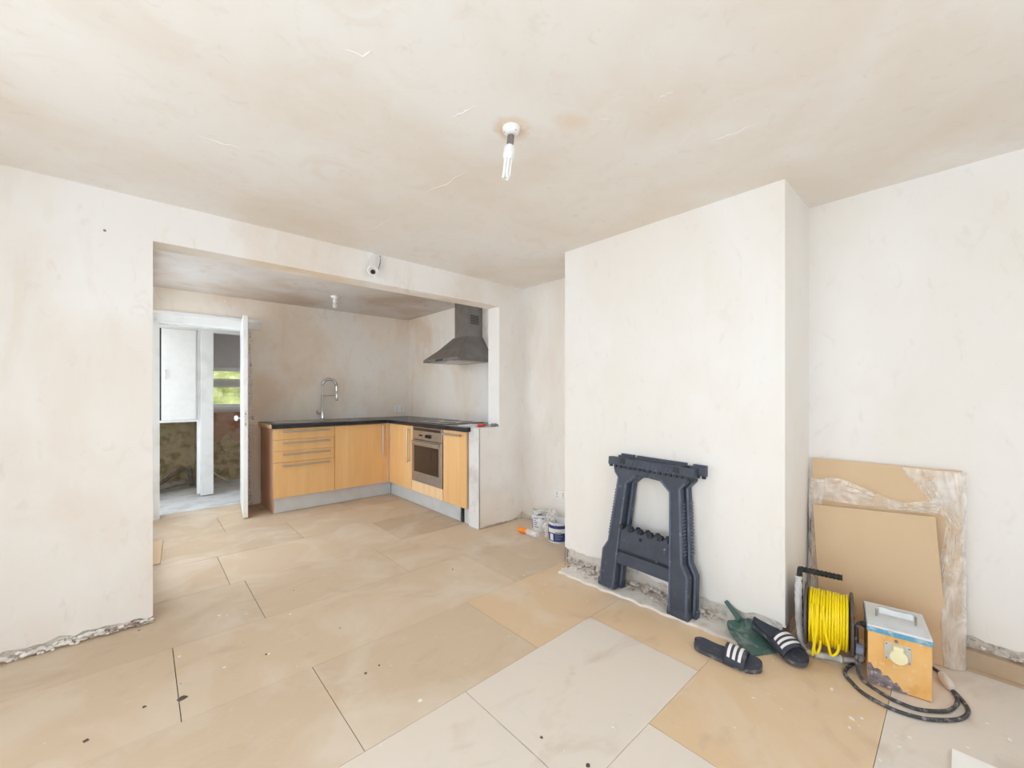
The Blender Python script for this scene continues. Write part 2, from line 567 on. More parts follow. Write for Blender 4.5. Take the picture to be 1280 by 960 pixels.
# ---- wall with the wide opening
wb = B()
t = .014
box(wb, (XL, YB + t, .15), (XO0 - .004, YB2, H))
box(wb, (XO0 - .004, YB + t, ZO + .004), (XO1 + .004, YB2, H))
box(wb, (XO1 + .004, YB + t, .15), (3.0, YB2, H))
box(wb, (XH + .006, YB + t, .15), (XO1 + .004, YB2, ZH - .004))
wall_back = tag(obj('wall_back', wb, 'wall'), 'pale plastered wall with wide opening through to the kitchen', 'wall', kind='structure')
mb = B()
box(mb, (XL, YB + t, -.01), (XO0 - .012, YB2, .15))
box(mb, (XH + .012, YB + t, -.01), (3.0, YB2, .15))
obj('masonry', mb, 'masonry', wall_back)


def skin(name, outline, to3, d, m, parent):
    return obj(name, prism(B(), [to3(*p) for p in outline], d), m, parent)


to_back = lambda s, z: (s, YB, z)
bl = ragged(XL, XO0, .05, .012, 46, 2, lambda q: .046 - .014 * max(0, (q - .55)) / .45)
br = ragged(XH, XR + .04, .02, .008, 20, 5, lambda q: .012 + .05 * max(0, q - .72) / .28)
outline = bl + [(XO0, .07), (XO0, ZO), (XO1, ZO), (XO1, ZH + .004), (XH, ZH)] + br + [(XR + .04, H), (XL, H)]
skin('plaster_face', outline, to_back, (0, t, 0), 'wall', wall_back)
rv = B()   # reveals: header soffit and jambs
box(rv, (XO0, YB + .002, ZO - .002), (XO1, YB2 + .004, ZO + .006))
obj('soffit_plaster', rv, 'wall_kitchen', wall_back)
box_ = box(B(), (XO1 - .002, YB + .002, ZH), (XO1 + .006, YB2 + .004, ZO))
obj('jamb_plaster', box_, 'wall_bright', wall_back)
obj('jamb_plaster', box(B(), (XH - .002, YB + .003, 0), (XH + .01, YB2 + .002, ZH - .002)), 'concrete', wall_back)
obj('corner_bead', box(B(), (XH - .004, YB - .002, 0), (XH + .006, YB + .003, ZH - .004)), 'steel', wall_back)
obj('low_wall_top', box(B(), (XH - .002, YB + .002, ZH - .004), (XO1, YB2, ZH + .003)), 'concrete', wall_back)
gb = B()
for i in range(7):
    lump(gb, (2.44 + .008 * i, YB + .03 + .018 * (i % 3), ZH + .018), .020, 60 + i, .9)
obj('mortar_patch', gb, 'grey_block', wall_back)

# ---- chimney breast
cb = B()
box(cb, (XC + t, CY0 + t, .14), (3.0, CY1 - t, H))
chim = tag(obj('wall_chimney', cb, 'wall_bright'), 'white plastered chimney breast standing between the two alcoves', 'chimney breast', kind='structure')
mb = B()
box(mb, (XC + t, CY0 + t, -.01), (3.0, CY1 - t, .14))
obj('masonry', mb, 'masonry', chim)
skin('plaster_face', ragged(CY1, CY0, .1, .012, 40, 11) + [(CY0, H), (CY1, H)], lambda s, z: (XC, s, z), (t, 0, 0), 'wall_bright', chim)
skin('plaster_return', ragged(XC + t, 3.0, .09, .012, 14, 12) + [(3.0, H), (XC + t, H)], lambda s, z: (s, CY0, z), (0, t, 0), 'wall_bright', chim)
skin('plaster_return', ragged(XC + t, 3.0, .06, .012, 14, 13) + [(3.0, H), (XC + t, H)], lambda s, z: (s, CY1, z), (0, -t, 0), 'wall_bright', chim)
mb = B()
box(mb, (XC - .001, CY1 - .02, 0), (XC + .004, CY1, .10))
box(mb, (XC - .001, CY1 - .004, 0), (XC + .03, CY1 + .001, .10))
obj('corner_bead', mb, 'steel_light', chim)

# ---- right wall in both alcoves
wr = B()
box(wr, (XR + t, YF - .1, .2), (3.0, CY0 + .02, H))
box(wr, (XK, CY1 - .02, .2), (3.0, YB + .05, H))
wall_right = tag(obj('wall_right', wr, 'wall'), 'pale plastered right-hand wall forming both alcoves beside the chimney breast', 'wall', kind='structure')
mb = B()
box(mb, (XR + t, YF - .1, -.01), (3.0, CY0 + .02, .2))
box(mb, (XK + .004, CY1 - .02, -.01), (3.0, YB + .05, .2))
obj('masonry', mb, 'masonry', wall_right)
skin('plaster_face', ragged(CY0, YF, .135, .014, 40, 21) + [(YF, H), (CY0, H)], lambda s, z: (XR, s, z), (t, 0, 0), 'wall_bright', wall_right)
skin('plaster_face', ragged(YB + .02, CY1 - .02, .05, .01, 14, 22) + [(CY1 - .02, H), (YB + .02, H)], lambda s, z: (XK - .001, s, z), (t, 0, 0), 'wall', wall_right)
tag(bx('baseboard_right', (XR - .028, YF, 0), (XR + .012, .5, .075), 'board', color=lin(186, 166, 142)), 'bare brown board along the foot of the right wall', 'skirting', kind='structure')
rb = B()
for i in range(90):
    y = random.uniform(YF, .45)
    lump(rb, (XR + random.uniform(-.012, .012), y, .085 + random.uniform(0, .03)), random.uniform(.007, .02), i)
tag(obj('rubble_line', rb, 'rubble'), 'broken plaster and grit along the top of the bare brown board', 'rubble', kind='stuff')

# ---- walls behind and beside the camera, each with its window opening
def wall_with_hole(name, lo, hi, hlo, hhi, axis, label):
    """Wall box lo..hi with a rectangular hole along `axis` (0 = x, 1 = y) and z."""
    b = B()
    a = axis
    def part(s0, s1, z0, z1):
        l, h = list(lo), list(hi)
        l[a], h[a], l[2], h[2] = s0, s1, z0, z1
        box(b, l, h)
    part(lo[a], hlo[0], lo[2], hi[2])
    part(hhi[0], hi[a], lo[2], hi[2])
    part(hlo[0], hhi[0], lo[2], hlo[1])
    part(hlo[0], hhi[0], hhi[1], hi[2])
    return tag(obj(name, b, 'wall'), label, 'wall', kind='structure')


wall_with_hole('wall_front', (XL - .2, YF - .2, 0), (3.0, YF, H), (W1X[0], W1Z[0]), (W1X[1], W1Z[1]), 0, 'plastered front wall behind the viewer with a wide window')
wall_with_hole('wall_left', (XL - .2, YF, 0), (XL, YB2, H), (W2Y[0], W2Z[0]), (W2Y[1], W2Z[1]), 1, 'plastered left wall with a tall window added to light the room')


def window(name, axis, c, s, z, label, nm=2, trans=()):
    """Frame, mullions and panes filling an opening; c is the wall's mid-plane."""
    def pt(a0, a1, d0, d1, z0, z1):
        return ((a0, c + d0, z0), (a1, c + d1, z1)) if axis == 0 else ((c + d0, a0, z0), (c + d1, a1, z1))
    w = thing(name, label, 'window', (0, 0, 0), kind='structure')
    f = B()
    e = .05
    box(f, *pt(s[0], s[1], -.03, .03, z[0], z[0] + e))
    box(f, *pt(s[0], s[1], -.03, .03, z[1] - e, z[1]))
    box(f, *pt(s[0], s[0] + e, -.03, .03, z[0], z[1]))
    box(f, *pt(s[1] - e, s[1], -.03, .03, z[0], z[1]))
    obj('window_frame', f, 'white_clean', w)
    for i in range(1, nm):
        m = s[0] + (s[1] - s[0]) * i / nm
        obj('mullion', box(B(), *pt(m - .025, m + .025, -.028, .028, z[0] + e, z[1] - e)), 'white_clean', w)
    for tz in trans:
        obj('transom', box(B(), *pt(s[0] + e, s[1] - e, -.028, .028, tz - .012, tz + .012)), 'white_clean', w)
    for i in range(nm):
        a0 = s[0] + (s[1] - s[0]) * i / nm
        a1 = s[0] + (s[1] - s[0]) * (i + 1) / nm
        obj('pane', box(B(), *pt(a0 + .03, a1 - .03, -.004, .004, z[0] + .03, z[1] - .03)), 'glass', w)
    return w


window('window_1', 0, YF - .1, W1X, W1Z, 'wide white framed window in the front wall', 3)
window('added_window_2', 1, XL - .1, W2Y, W2Z, 'tall white framed window added unseen in the left wall for light', 3)

# ---- kitchen walls
DX0, DX1, DZ = .10, .865, 1.945
wk = B()
box(wk, (-.1, YK, 0), (DX0, YK + .14, H + .02))
box(wk, (DX0, YK, DZ), (DX1, YK + .14, H + .02))
box(wk, (DX1, YK, 0), (3.0, YK + .14, H + .02))
tag(obj('wall_kitchen_back', wk, 'wall_kitchen'), 'patchy beige plastered wall behind the sink run', 'wall', kind='structure')
tag(bx('wall_kitchen_right', (XK, YB2 - .02, 0), (3.0, YK + .02, H + .02), 'wall_kitchen'), 'patchy beige plastered wall behind the cooker hood', 'wall', kind='structure')
wall_with_hole('wall_kitchen_left', (-.15, YB2 - .01, 0), (.012, YK + .02, H + .02), (W4Y[0], W4Z[0]), (W4Y[1], W4Z[1]), 1, 'plastered kitchen wall with window hidden behind the opening wall')
window('window_4', 1, -.07, W4Y, W4Z, 'white framed kitchen window facing the oven run', 2)

kwr = bpy.data.objects['wall_kitchen_right']
for y, z, a, b_ in ((4.617, 2.09, .028, .03), (4.578, 1.941, .022, .06), (4.407, 1.561, .05, .09), (4.778, 1.802, .05, .05), (4.426, 2.057, .018, .03)):
    rq = random.Random(int(y * 1000))
    obj('filler_spot', prism(B(), [(XK - .0015, y + a * rq.uniform(.5, 1) * math.cos(k * PI / 4), z + b_ * rq.uniform(.5, 1) * math.sin(k * PI / 4)) for k in range(8)], (.003, 0, 0)), 'wall_bright', kwr)

# ---- trowel ridges left in the living room ceiling
ceil_o = bpy.data.objects['ceiling']
def ridge(a, b, r_, seed):
    a, b = Vector(a), Vector(b)
    sd = Vector((-(b - a).y, (b - a).x)).normalized()
    P_ = []
    for i in range(15):
        q_ = a.lerp(b, i / 14) + sd * (.03 * noise.noise((i * .35, seed, 0)))
        P_.append((q_.x, q_.y, H + r_ * .55))
    obj('trowel_ridge', tube(B(), P_, lambda u: r_ * (.25 + math.sin(u * PI)), 8), 'ceiling', ceil_o, True)
for i, (u0, v0, u1, v1) in enumerate(((455, 297, 500, 262), (520, 250, 600, 205), (735, 138, 778, 164), (820, 128, 850, 108), (690, 180, 730, 192), (655, 268, 712, 296), (230, 165, 318, 190), (780, 270, 815, 282), (420, 60, 480, 75), (880, 180, 960, 150), (560, 150, 600, 130))):
    A_, B_ = G(u0, v0, H), G(u1, v1, H)
    ridge((A_.x, A_.y), (B_.x, B_.y), .0032, i)

# ---- kitchen doorway trim
tr = thing('trim_1', 'white painted door frame head and jambs with chipped edges', 'door frame', (0, 0, 0), kind='structure')
hd = B()
box(hd, (.02, YK - .022, DZ - .01), (.985, YK + .001, 2.035))
box(hd, (.02, YK - .034, 2.005), (1.0, YK + .001, 2.04))
obj('head_architrave', hd, 'white_paint', tr, bevel=.004)
obj('head_lining', box(B(), (DX0, YK - .002, DZ - .028), (DX1, YK + .145, DZ + .002)), 'white_paint', tr)
obj('jamb', box(B(), (DX1 - .03, YK - .004, 0), (DX1 + .002, YK + .145, DZ)), 'white_paint', tr)
obj('jamb', box(B(), (DX0 - .002, YK - .004, 0), (DX0 + .03, YK + .145, DZ)), 'white_paint', tr)
obj('left_architrave', box(B(), (.02, YK - .022, 0), (DX0 + .012, YK, DZ)), 'white_paint', tr)
eb = B()
for i in range(44):
    lump(eb, (DX1 + .022 + random.uniform(-.006, .008), YK - .002, .02 + i * .0435), .017, 300 + i, 1.6)
obj('broken_plaster_edge', eb, 'hearth', tr)
obj('timber_stud', box(B(), (DX1 + .05, YK - .018, .02), (DX1 + .095, YK, .9)), 'wall_kitchen', tr)

# ---- open kitchen door (hinged on the far right jamb)
hx, hy, nx, ny = .832, 5.395, .752, 4.71
dl = math.hypot(nx - hx, ny - hy)
door = thing('door_1', 'white painted panel door standing open into the kitchen', 'door', (hx, hy, 0), math.atan2(ny - hy, nx - hx), kind='structure')
obj('leaf', box(B(), (0, -.02, .01), (dl, .022, 1.995)), 'white_paint', door, bevel=.004)
kn = B()
lathe(kn, [(.006, 0), (.006, .035), (.024, .042), (.027, .055), (.018, .068), (.002, .070)], seg=16, mtx=Matrix.Translation((dl - .06, -.02, .985)) @ Matrix.Rotation(PI / 2, 4, 'X'))
obj('knob', kn, 'white_clean', door, True)
kn = B()
lathe(kn, [(.006, 0), (.006, .03), (.02, .036), (.022, .05), (.002, .06)], seg=16, mtx=Matrix.Translation((dl - .06, .022, .985)) @ Matrix.Rotation(-PI / 2, 4, 'X'))
obj('knob', kn, 'steel', door, True)
obj('latch_plate', box(B(), (dl, -.008, .90), (dl + .0015, .012, 1.06)), 'grey_plate', door)
lb = B()
box(lb, (dl + .001, -.003, 1.02), (dl + .003, .006, 1.035))
box(lb, (dl + .001, -.003, .92), (dl + .003, .006, .935))
obj('latch', lb, 'pipe', door)

# ---- utility room beyond the doorway
YU = 7.05
uw = B()
box(uw, (-.4, YU, 0), (W3X[0], YU + .2, H))
box(uw, (W3X[1], YU, 0), (1.9, YU + .2, H))
box(uw, (W3X[0], YU, 0), (W3X[1], YU + .2, W3Z[0]))
box(uw, (W3X[0], YU, W3Z[1]), (W3X[1], YU + .2, H))
ub = tag(obj('wall_utility_back', uw, 'blue_grey'), 'far utility wall, grey paint above old brown plaster and rough stone', 'wall', kind='structure')
skin('stone_base', [(-.3, 0), (1.8, 0)] + [(1.8 - 2.1 * i / 24, (.74 if i < 15 else 1.1) + .07 * math.sin(i * 1.7) + .03 * math.sin(i * 4.1)) for i in range(25)], lambda s, z: (s, YU - .004, z), (0, .02, 0), 'stone_wall', ub)
skin('brown_plaster', [(.6 + 1.2 * i / 24, .60 + .07 * math.sin(i * 1.3)) for i in range(25)] + [(1.8, .965), (.6, .965)], lambda s, z: (s, YU - .012, z), (0, .02, 0), 'brown_plaster', ub)
wall_with_hole('wall_utility_left', (-.3, YK + .13, 0), (-.12, YU + .1, H), (W5Y[0], W5Z[0]), (W5Y[1], W5Z[1]), 1, 'rough wall with an added glazed opening at the left of the utility room')
window('added_window_5', 1, -.21, W5Y, W5Z, 'glazed side opening added to brighten the utility room', 1)
tag(bx('wall_utility_right', (1.75, YK + .13, 0), (1.9, YU + .1, H), 'blue_grey'), 'grey painted wall at the right of the utility room', 'wall', kind='structure')
part_w = tag(bx('wall_partition', (.535, 6.13, 0), (.635, YU + .01, H), 'stone_wall'), 'short partition wall running back from the white post', 'wall', kind='structure')
tp = thing('trim_2', 'white painted post and lintel framing the utility room passage', 'door frame', (0, 0, 0), kind='structure')
obj('post', box(B(), (.52, 6.085, .012), (.645, 6.14, 1.97)), 'white_paint', tp, bevel=.004)
obj('stop_bead', box(B(), (.488, 6.12, .03), (.535, 6.17, 2.03)), 'white_paint', tp, bevel=.003)
obj('lintel', box(B(), (.50, 6.085, 1.965), (1.76, 6.19, 2.055)), 'white_paint', tp, bevel=.004)
st = B()
box(st, (.643, 6.10, 1.06), (.648, 6.125, 1.085))
box(st, (.643, 6.10, 1.01), (.648, 6.125, 1.035))
obj('strike_plate', st, 'black_plastic', tp)
wa = B()
box(wa, (-.15, 6.13, 2.05), (1.76, 6.2, H))
tag(obj('wall_over_lintel', wa, 'brown_plaster'), 'strip of brown plaster above the cupboard and lintel', 'wall', kind='structure')
window('window_3', 0, YU + .1, W3X, W3Z, 'small white window with green hedge outside', 1, (1.43, 1.33))
sl = box(B(), (W3X[0] - .03, YU - .04, W3Z[0] - .03), (W3X[1] + .03, YU + .08, W3Z[0] + .012))
tag(obj('window_sill', sl, 'white_paint', bevel=.004), 'white sill under the small utility window', 'sill', kind='structure')
obj('grey_rail', box(B(), (W3X[0] + .04, YU + .075, 1.345), (W3X[1] - .04, YU + .125, 1.415)), 'blue_grey', bpy.data.objects['window_3'])

# ================================================================== THINGS
# ---- utility: wall cupboard, pipes, hedge
cu = thing('wall_cupboard', 'white two-door cupboard hung over the dark recess beyond the doorway', 'cupboard', (.04, 6.1, .9))
obj('carcass', box(B(), (-.02, .022, .0), (.45, .5, 1.12)), 'white_paint', cu)
obj('bottom_rail', box(B(), (-.02, 0, -.005), (.455, .022, .02)), 'white_paint', cu)
obj('top_rail', box(B(), (-.02, -.004, 1.075), (.455, .022, 1.125)), 'white_paint', cu)
d1 = obj('door', box(B(), (-.015, -.012, .022), (.095, .008, 1.072)), 'white_clean', cu, bevel=.002)
d2 = obj('door', box(B(), (.125, -.014, .022), (.435, .006, 1.072)), 'white_clean', cu, bevel=.002)
obj('dark_gap', box(B(), (.095, .0, .022), (.125, .023, 1.072)), 'black_plastic', cu)
for dd, x in ((d1, .075), (d2, .155)):
    obj('handle', tube(B(), [(x, -.012, .50), (x, -.035, .505), (x, -.038, .545), (x, -.035, .585), (x, -.012, .59)], .007, 8, 4), 'white_clean', dd, True)
pp = [((.10, 6.84, .03), (.42, 6.96, .24), .022, 'long grey pipe leaning from the recess floor up to its corner'),
      ((.08, 6.62, .045), (.43, 6.74, .10), .04, 'thick grey pipe lying flat in the recess under the cupboard'),
      ((.475, 6.95, .22), (.49, 6.80, .03), .028, 'short dark pipe offcut propped in the corner of the recess')]
for a, b, r, lab in pp:
    tag(obj('pipe_offcut', tube(B(), [a, tuple((Vector(a) + Vector(b)) / 2 + Vector((0, 0, .006))), b], r, 12, 3), 'pipe', None, True), lab, 'pipe')
tag(obj('pipe_offcut', tube(B(), [(.71, 6.93, .16), (.80, 6.86, .08), (.90, 6.79, .014)], .013, 10, 3), 'grey_plate', None, True), 'thin pale pipe leaning on the stone wall behind the post', 'pipe')
hg = B()
grid(hg, lambda u, v: (-2.5 + 7 * u, 9.0 + .25 * noise.noise((u * 30, v * 14, 1)) + .6 * v, -.4 + 3.0 * v), 90, 40)
grid(hg, lambda u, v: (-2.5 + 7 * u, 7.3 + 1.75 * v, -.4 + .04 * noise.noise((u * 40, v * 20, 2))), 30, 10)
tag(obj('hedge', hg, 'leaf'), 'bright yellow-green hedge outside the small utility window', 'hedge', kind='stuff')

# ---- base units, sink run (fronts face -Y)
YD = 4.67
def bar_handle(parent, a, b, out, r=.009):
    """Straight bar on two short legs; a, b are the ends on the front, out the stand-off direction."""
    a, b, out = Vector(a), Vector(b), Vector(out)
    q = B()
    tube(q, [a + out, b + out], r, 10)
    e = (b - a).normalized() * .02
    for p in (a + e, b - e):
        tube(q, [p, p + out], r * .8, 8)
    return obj('handle', q, 'steel_light', parent, True)


du = thing('drawer_unit', 'beech kitchen drawer unit with four long steel bar handles', 'drawer unit', (0, 0, 0), group='kitchen base units')
obj('carcass', box(B(), (.985, YD + .02, .155), (1.582, YK - .01, .868)), 'carcass', du)
for z0, z1 in ((.755, .868), (.638, .752), (.522, .6365), (.158, .518)):
    f = obj('drawer_front', box(B(), (.988, YD, z0), (1.580, YD + .019, z1)), 'beech', du, bevel=.0015)
    hz = z1 - .032
    bar_handle(f, (1.065, YD, hz), (1.525, YD, hz), (0, -.032, 0))
su = thing('sink_unit', 'beech sink cupboard with one plain door and upright bar handle', 'cupboard', (0, 0, 0), group='kitchen base units')
obj('carcass', box(B(), (1.586, YD + .02, .155), (2.20, YK - .01, .72)), 'carcass', su)
f = obj('door', box(B(), (1.586, YD, .158), (2.185, YD + .019, .868)), 'beech', su, bevel=.0015)
bar_handle(f, (2.135, YD, .50), (2.135, YD, .845), (0, -.032, 0))
obj('corner_filler', box(B(), (2.188, YD - .003, .158), (2.262, YD + .019, .868)), 'beech_pale', su, bevel=.001)

# ---- base units, oven run (fronts face -X)
XD = 2.22
cn = thing('corner_unit', 'beech corner cupboard beside the oven with upright bar handle', 'cupboard', (0, 0, 0), group='kitchen base units')
obj('carcass', box(B(), (XD + .045, 4.105, .155), (XK - .005, 4.64, .868)), 'carcass', cn)
f = obj('door', box(B(), (XD, 4.100, .158), (XD + .019, 4.40, .868)), 'beech', cn, bevel=.0015)
bar_handle(f, (XD, 4.15, .46), (XD, 4.15, .845), (-.032, 0, 0))
obj('corner_filler', box(B(), (XD + .001, 4.403, .158), (XD + .02, 4.650, .868)), 'beech', cn, bevel=.001)

ov = thing('oven', 'built-in stainless steel single oven with dark glass door', 'oven', (0, 0, 0))
OY0, OY1 = 3.472, 4.072
obj('housing', box(B(), (XD + .02, OY0 + .004, .155), (XK - .01, OY1 + .024, .868)), 'carcass', ov)
obj('lower_panel', box(B(), (XD, OY0, .158), (XD + .019, OY1 + .025, .272)), 'beech_pale', ov, bevel=.001)
obj('side_panel', box(B(), (XD, OY1 + .002, .275), (XD + .019, OY1 + .026, .868)), 'beech_pale', ov, bevel=.001)
cp = obj('control_panel', box(B(), (XD - .008, OY0, .735), (XD + .019, OY1, .868)), 'steel', ov, bevel=.002)
obj('vent_slot', box(B(), (XD - .0095, OY0 + .03, .828), (XD - .006, OY1 - .03, .856)), 'dark_glass', cp)
obj('clock', box(B(), (XD - .0095, 3.86, .772), (XD - .006, 3.93, .788)), 'dark_glass', cp)
for y in (3.70, 3.755):
    q = lathe(B(), [(.019, 0), (.019, .012), (.015, .024), (.002, .026)], seg=16, mtx=Matrix.Translation((XD - .008, y, .778)) @ Matrix.Rotation(-PI / 2, 4, 'Y'))
    obj('knob', q, 'black_plastic', cp, True)
od = obj('oven_door', box(B(), (XD - .016, OY0, .278), (XD + .012, OY1, .727)), 'steel', ov, bevel=.002)
obj('glass', box(B(), (XD - .018, OY0 + .055, .385), (XD - .012, OY1 - .055, .668)), 'dark_glass', od)
q = B()
tube(q, [(XD - .036, OY0 + .03, .705), (XD - .036, OY1 - .03, .705)], .009, 10)
for y in (OY0 + .07, OY1 - .07):
    tube(q, [(XD - .016, y, .705), (XD - .036, y, .705)], .007, 8)
obj('handle', q, 'steel_light', od, True)

nu = thing('narrow_unit', 'narrow beech pull-out unit at the end of the oven run', 'cupboard', (0, 0, 0), group='kitchen base units')
NY0, NY1 = YB2 + .006, 3.464
obj('carcass', box(B(), (XD + .021, NY0, .155), (XK - .01, NY1, .868)), 'carcass', nu)
f = obj('door', box(B(), (XD, NY0 - .002, .158), (XD + .019, NY1, .868)), 'beech', nu, bevel=.0015)
bar_handle(f, (XD, NY0 + .05, .832), (XD, NY1 - .03, .832), (-.032, 0, 0))
q = lathe(B(), [(.018, 0), (.018, .008), (.011, .02), (.011, .13), (.018, .14), (.018, .155)], c=(XD + .062, 3.208, 0), seg=12)
obj('leg', q, 'black_plastic', nu, True)

pl = B()
prism(pl, [(1.0, YD + .05, .002), (2.268, YD + .05, .002), (2.268, YD + .05, .152), (1.0, YD + .05, .152)], (0, .015, 0))
pk = tag(obj('kick_board', pl, 'plinth'), 'silver kick board under the drawer unit and sink cupboard', 'kick board')
obj('end_return', box(B(), (.988, YD + .05, .002), (1.0, YK - .01, .152)), 'carcass', pk)
p2 = tag(bx('kick_board', (XD + .05, 3.24, .002), (XD + .064, YD + .045, .15), 'plinth'), 'silver kick board under the oven, stopping at the bare black leg', 'kick board')
p3 = tag(bx('kick_board', (XD + .055, YB2 + .006, .002), (XD + .067, 3.18, .15), 'plinth'), 'short set-back kick board behind the bare black cabinet leg', 'kick board')

# ---- worktop (one L), hob, sink, tap
ZW0, ZW1 = .872, .914
wt = B()
out = [(.965, YK - .004), (.965, YD - .03), (XD - .03, YD - .03), (XD - .03, YB2 - .03), (XO1 - .01, YB2 - .03), (XO1 - .01, YB2 + .008), (XK - .003, YB2 + .008), (XK - .003, YK - .004)]
prism(wt, [(x, y, ZW0) for x, y in out], (0, 0, ZW1 - ZW0))
worktop = tag(obj('worktop', wt, 'worktop', bevel=.006), 'black speckled L-shaped worktop over the beech base units', 'worktop')
obj('raw_end', box(B(), (.958, YD - .02, ZW0 + .002), (.9655, YK - .006, ZW1 - .003)), 'chipboard', worktop)
hob = thing('hob', 'flat black glass hob set into the worktop above the oven', 'hob', (2.50, 3.77, ZW1))
obj('glass_top', box(B(), (-.25, -.29, 0), (.25, .29, .005)), 'dark_glass', hob, bevel=.002)
for x, y, r in ((-.12, -.14, .09), (.12, -.14, .07), (-.12, .14, .07), (.12, .14, .09)):
    obj('cooking_zone', lathe(B(), [(r, .005), (r, .0058), (r - .004, .0062)], (x, y, 0), 24), 'reel', hob)
sk = thing('sink', 'inset steel sink with drainer in the black worktop', 'sink', (1.30, 4.95, ZW1))
q = B()
box(q, (-.28, -.2, 0), (.22, .2, .004))
obj('drainer', q, 'steel', sk, bevel=.002)
for i in range(6):
    obj('drainer_rib', box(B(), (-.25, -.15 + i * .06, .004), (.15, -.14 + i * .06, .007)), 'steel', sk)
q = B()
for lo, hi in (((.22, -.2, 0), (.66, -.17, .004)), ((.22, .17, 0), (.66, .2, .004)), ((.63, -.17, 0), (.66, .17, .004)), ((.22, -.17, 0), (.25, .17, .004))):
    box(q, lo, hi)
obj('rim', q, 'steel', sk)
obj('bowl_floor', box(B(), (.25, -.17, 0), (.63, .17, .0012)), 'hood_steel', sk)

tp_ = thing('kitchen_tap', 'tall chrome spring-neck pull-out tap on the worktop', 'tap', (1.615, 5.18, ZW1))
q = lathe(B(), [(.026, 0), (.026, .008), (.02, .014), (.02, .10), (.016, .106), (.0155, .30), (.012, .305)], seg=18)
obj('body', q, 'chrome', tp_, True)
arc = [(0, 0, .29)] + [(.078 - .078 * math.cos(a), -.02 * (1 - math.cos(a)) / 2, .41 + .078 * math.sin(a)) for a in [PI * i / 14 for i in range(15)]] + [(.156, -.02, .34), (.158, -.02, .30)]
obj('hose', tube(B(), arc, .009, 10, 2), 'steel', tp_, True)
sp = smooth_path(arc[1:-1], 6)
obj('spring', tube(B(), sp, [.0175 if i % 2 else .0145 for i in range(len(sp))], 12), 'chrome', tp_, True)
obj('spray_head', lathe(B(), [(.010, 0), (.015, .01), (.014, .07), (.011, .09)], c=(.158, -.02, .225), seg=14), 'chrome', tp_, True)
obj('support_arm', tube(B(), [(0, 0, .285), (.08, -.012, .290), (.156, -.02, .288)], .005, 8, 3), 'chrome', tp_, True)
obj('lever', tube(B(), [(0, 0, .075), (-.055, -.01, .075), (-.065, -.012, .075), (-.065, -.012, .115)], .009, 8, 1), 'chrome', tp_, True)

# ---- things at the end of the worktop
q = box(B(), (-.03, -.10, 0), (.17, .10, .008))
tag(world_part_none := obj('paper_pad', q, 'tub_white'), 'white paper pad lying on the end of the black worktop', 'paper')
world_part_none.location = (2.31, 3.17, ZW1 + .0005)
world_part_none.rotation_euler = (0, 0, .3)
rt = thing('red_handled_tool', 'red plastic handled tool lying on top of the low wall', 'tool', (2.30, 2.99, ZH + .003), .35)
q = lathe(B(), [(.008, 0), (.014, .01), (.012, .05), (.015, .09), (.011, .13), (.005, .135)], seg=12, mtx=Matrix.Translation((-.02, 0, .0152)) @ Matrix.Rotation(PI / 2, 4, 'Y'))
obj('handle', q, 'red', rt, True)
obj('blade', prism(B(), [(.11, -.012, .014), (.17, -.03, .014), (.17, .03, .014), (.11, .012, .014)], (0, 0, .003)), 'hood_steel', rt)

# ---- cooker hood
ho = thing('cooker_hood', 'grey stainless steel chimney cooker hood on the kitchen wall', 'cooker hood', (0, 0, 0))
HX, HY0, HY1, HZ = 2.315, 3.36, 4.02, 1.565
TX, TY0, TY1, TZ = 2.595, 3.575, 3.815, 1.845
q = B()
lower = [(HX, HY0), (HX, HY1), (XK - .002, HY1), (XK - .002, HY0)]
upper = [(TX - .012, TY0 - .012), (TX - .012, TY1 + .012), (XK - .002, TY1 + .012), (XK - .002, TY0 - .012)]
a = [q.verts.new((x, y, HZ)) for x, y in lower]
b = [q.verts.new((x, y, HZ + .028)) for x, y in lower]
# concave flare
mid = [q.verts.new((l[0] * .5 + u[0] * .5, l[1] * .5 + u[1] * .5, HZ + .028 + (TZ - HZ - .028) * .44)) for l, u in zip(lower, upper)]
cc = [q.verts.new((x, y, TZ)) for x, y in upper]
for A, Bq in ((a, b), (b, mid), (mid, cc)):
    for i in range(4):
        q.faces.new((A[i], A[(i + 1) % 4], Bq[(i + 1) % 4], Bq[i]))
q.faces.new(a)
q.faces.new(cc)
obj('canopy', q, 'hood_steel', ho, bevel=.003)
obj('filter_panel', box(B(), (HX + .05, HY0 + .06, HZ - .004), (XK - .08, HY1 - .06, HZ + .002)), 'steel', ho)
for i in range(2):
    obj('lamp_lens', box(B(), (HX + .018, HY0 + .14 + i * .32, HZ - .003), (HX + .045, HY0 + .22 + i * .32, HZ + .002)), 'grey_plate', ho)
ch = obj('chimney', box(B(), (TX, TY0, TZ), (XK - .002, TY1, H + .004)), 'hood_steel', ho, bevel=.003)
for i in range(6):
    z = 1.985 + i * .017
    obj('vent_slot', box(B(), (TX + .04, TY0 - .0015, z), (XK - .05, TY0 + .003, z + .008)), 'black_plastic', ch)
obj('control_strip', box(B(), (HX - .0015, 3.62, HZ + .006), (HX + .002, 3.76, HZ + .022)), 'black_plastic', ho)

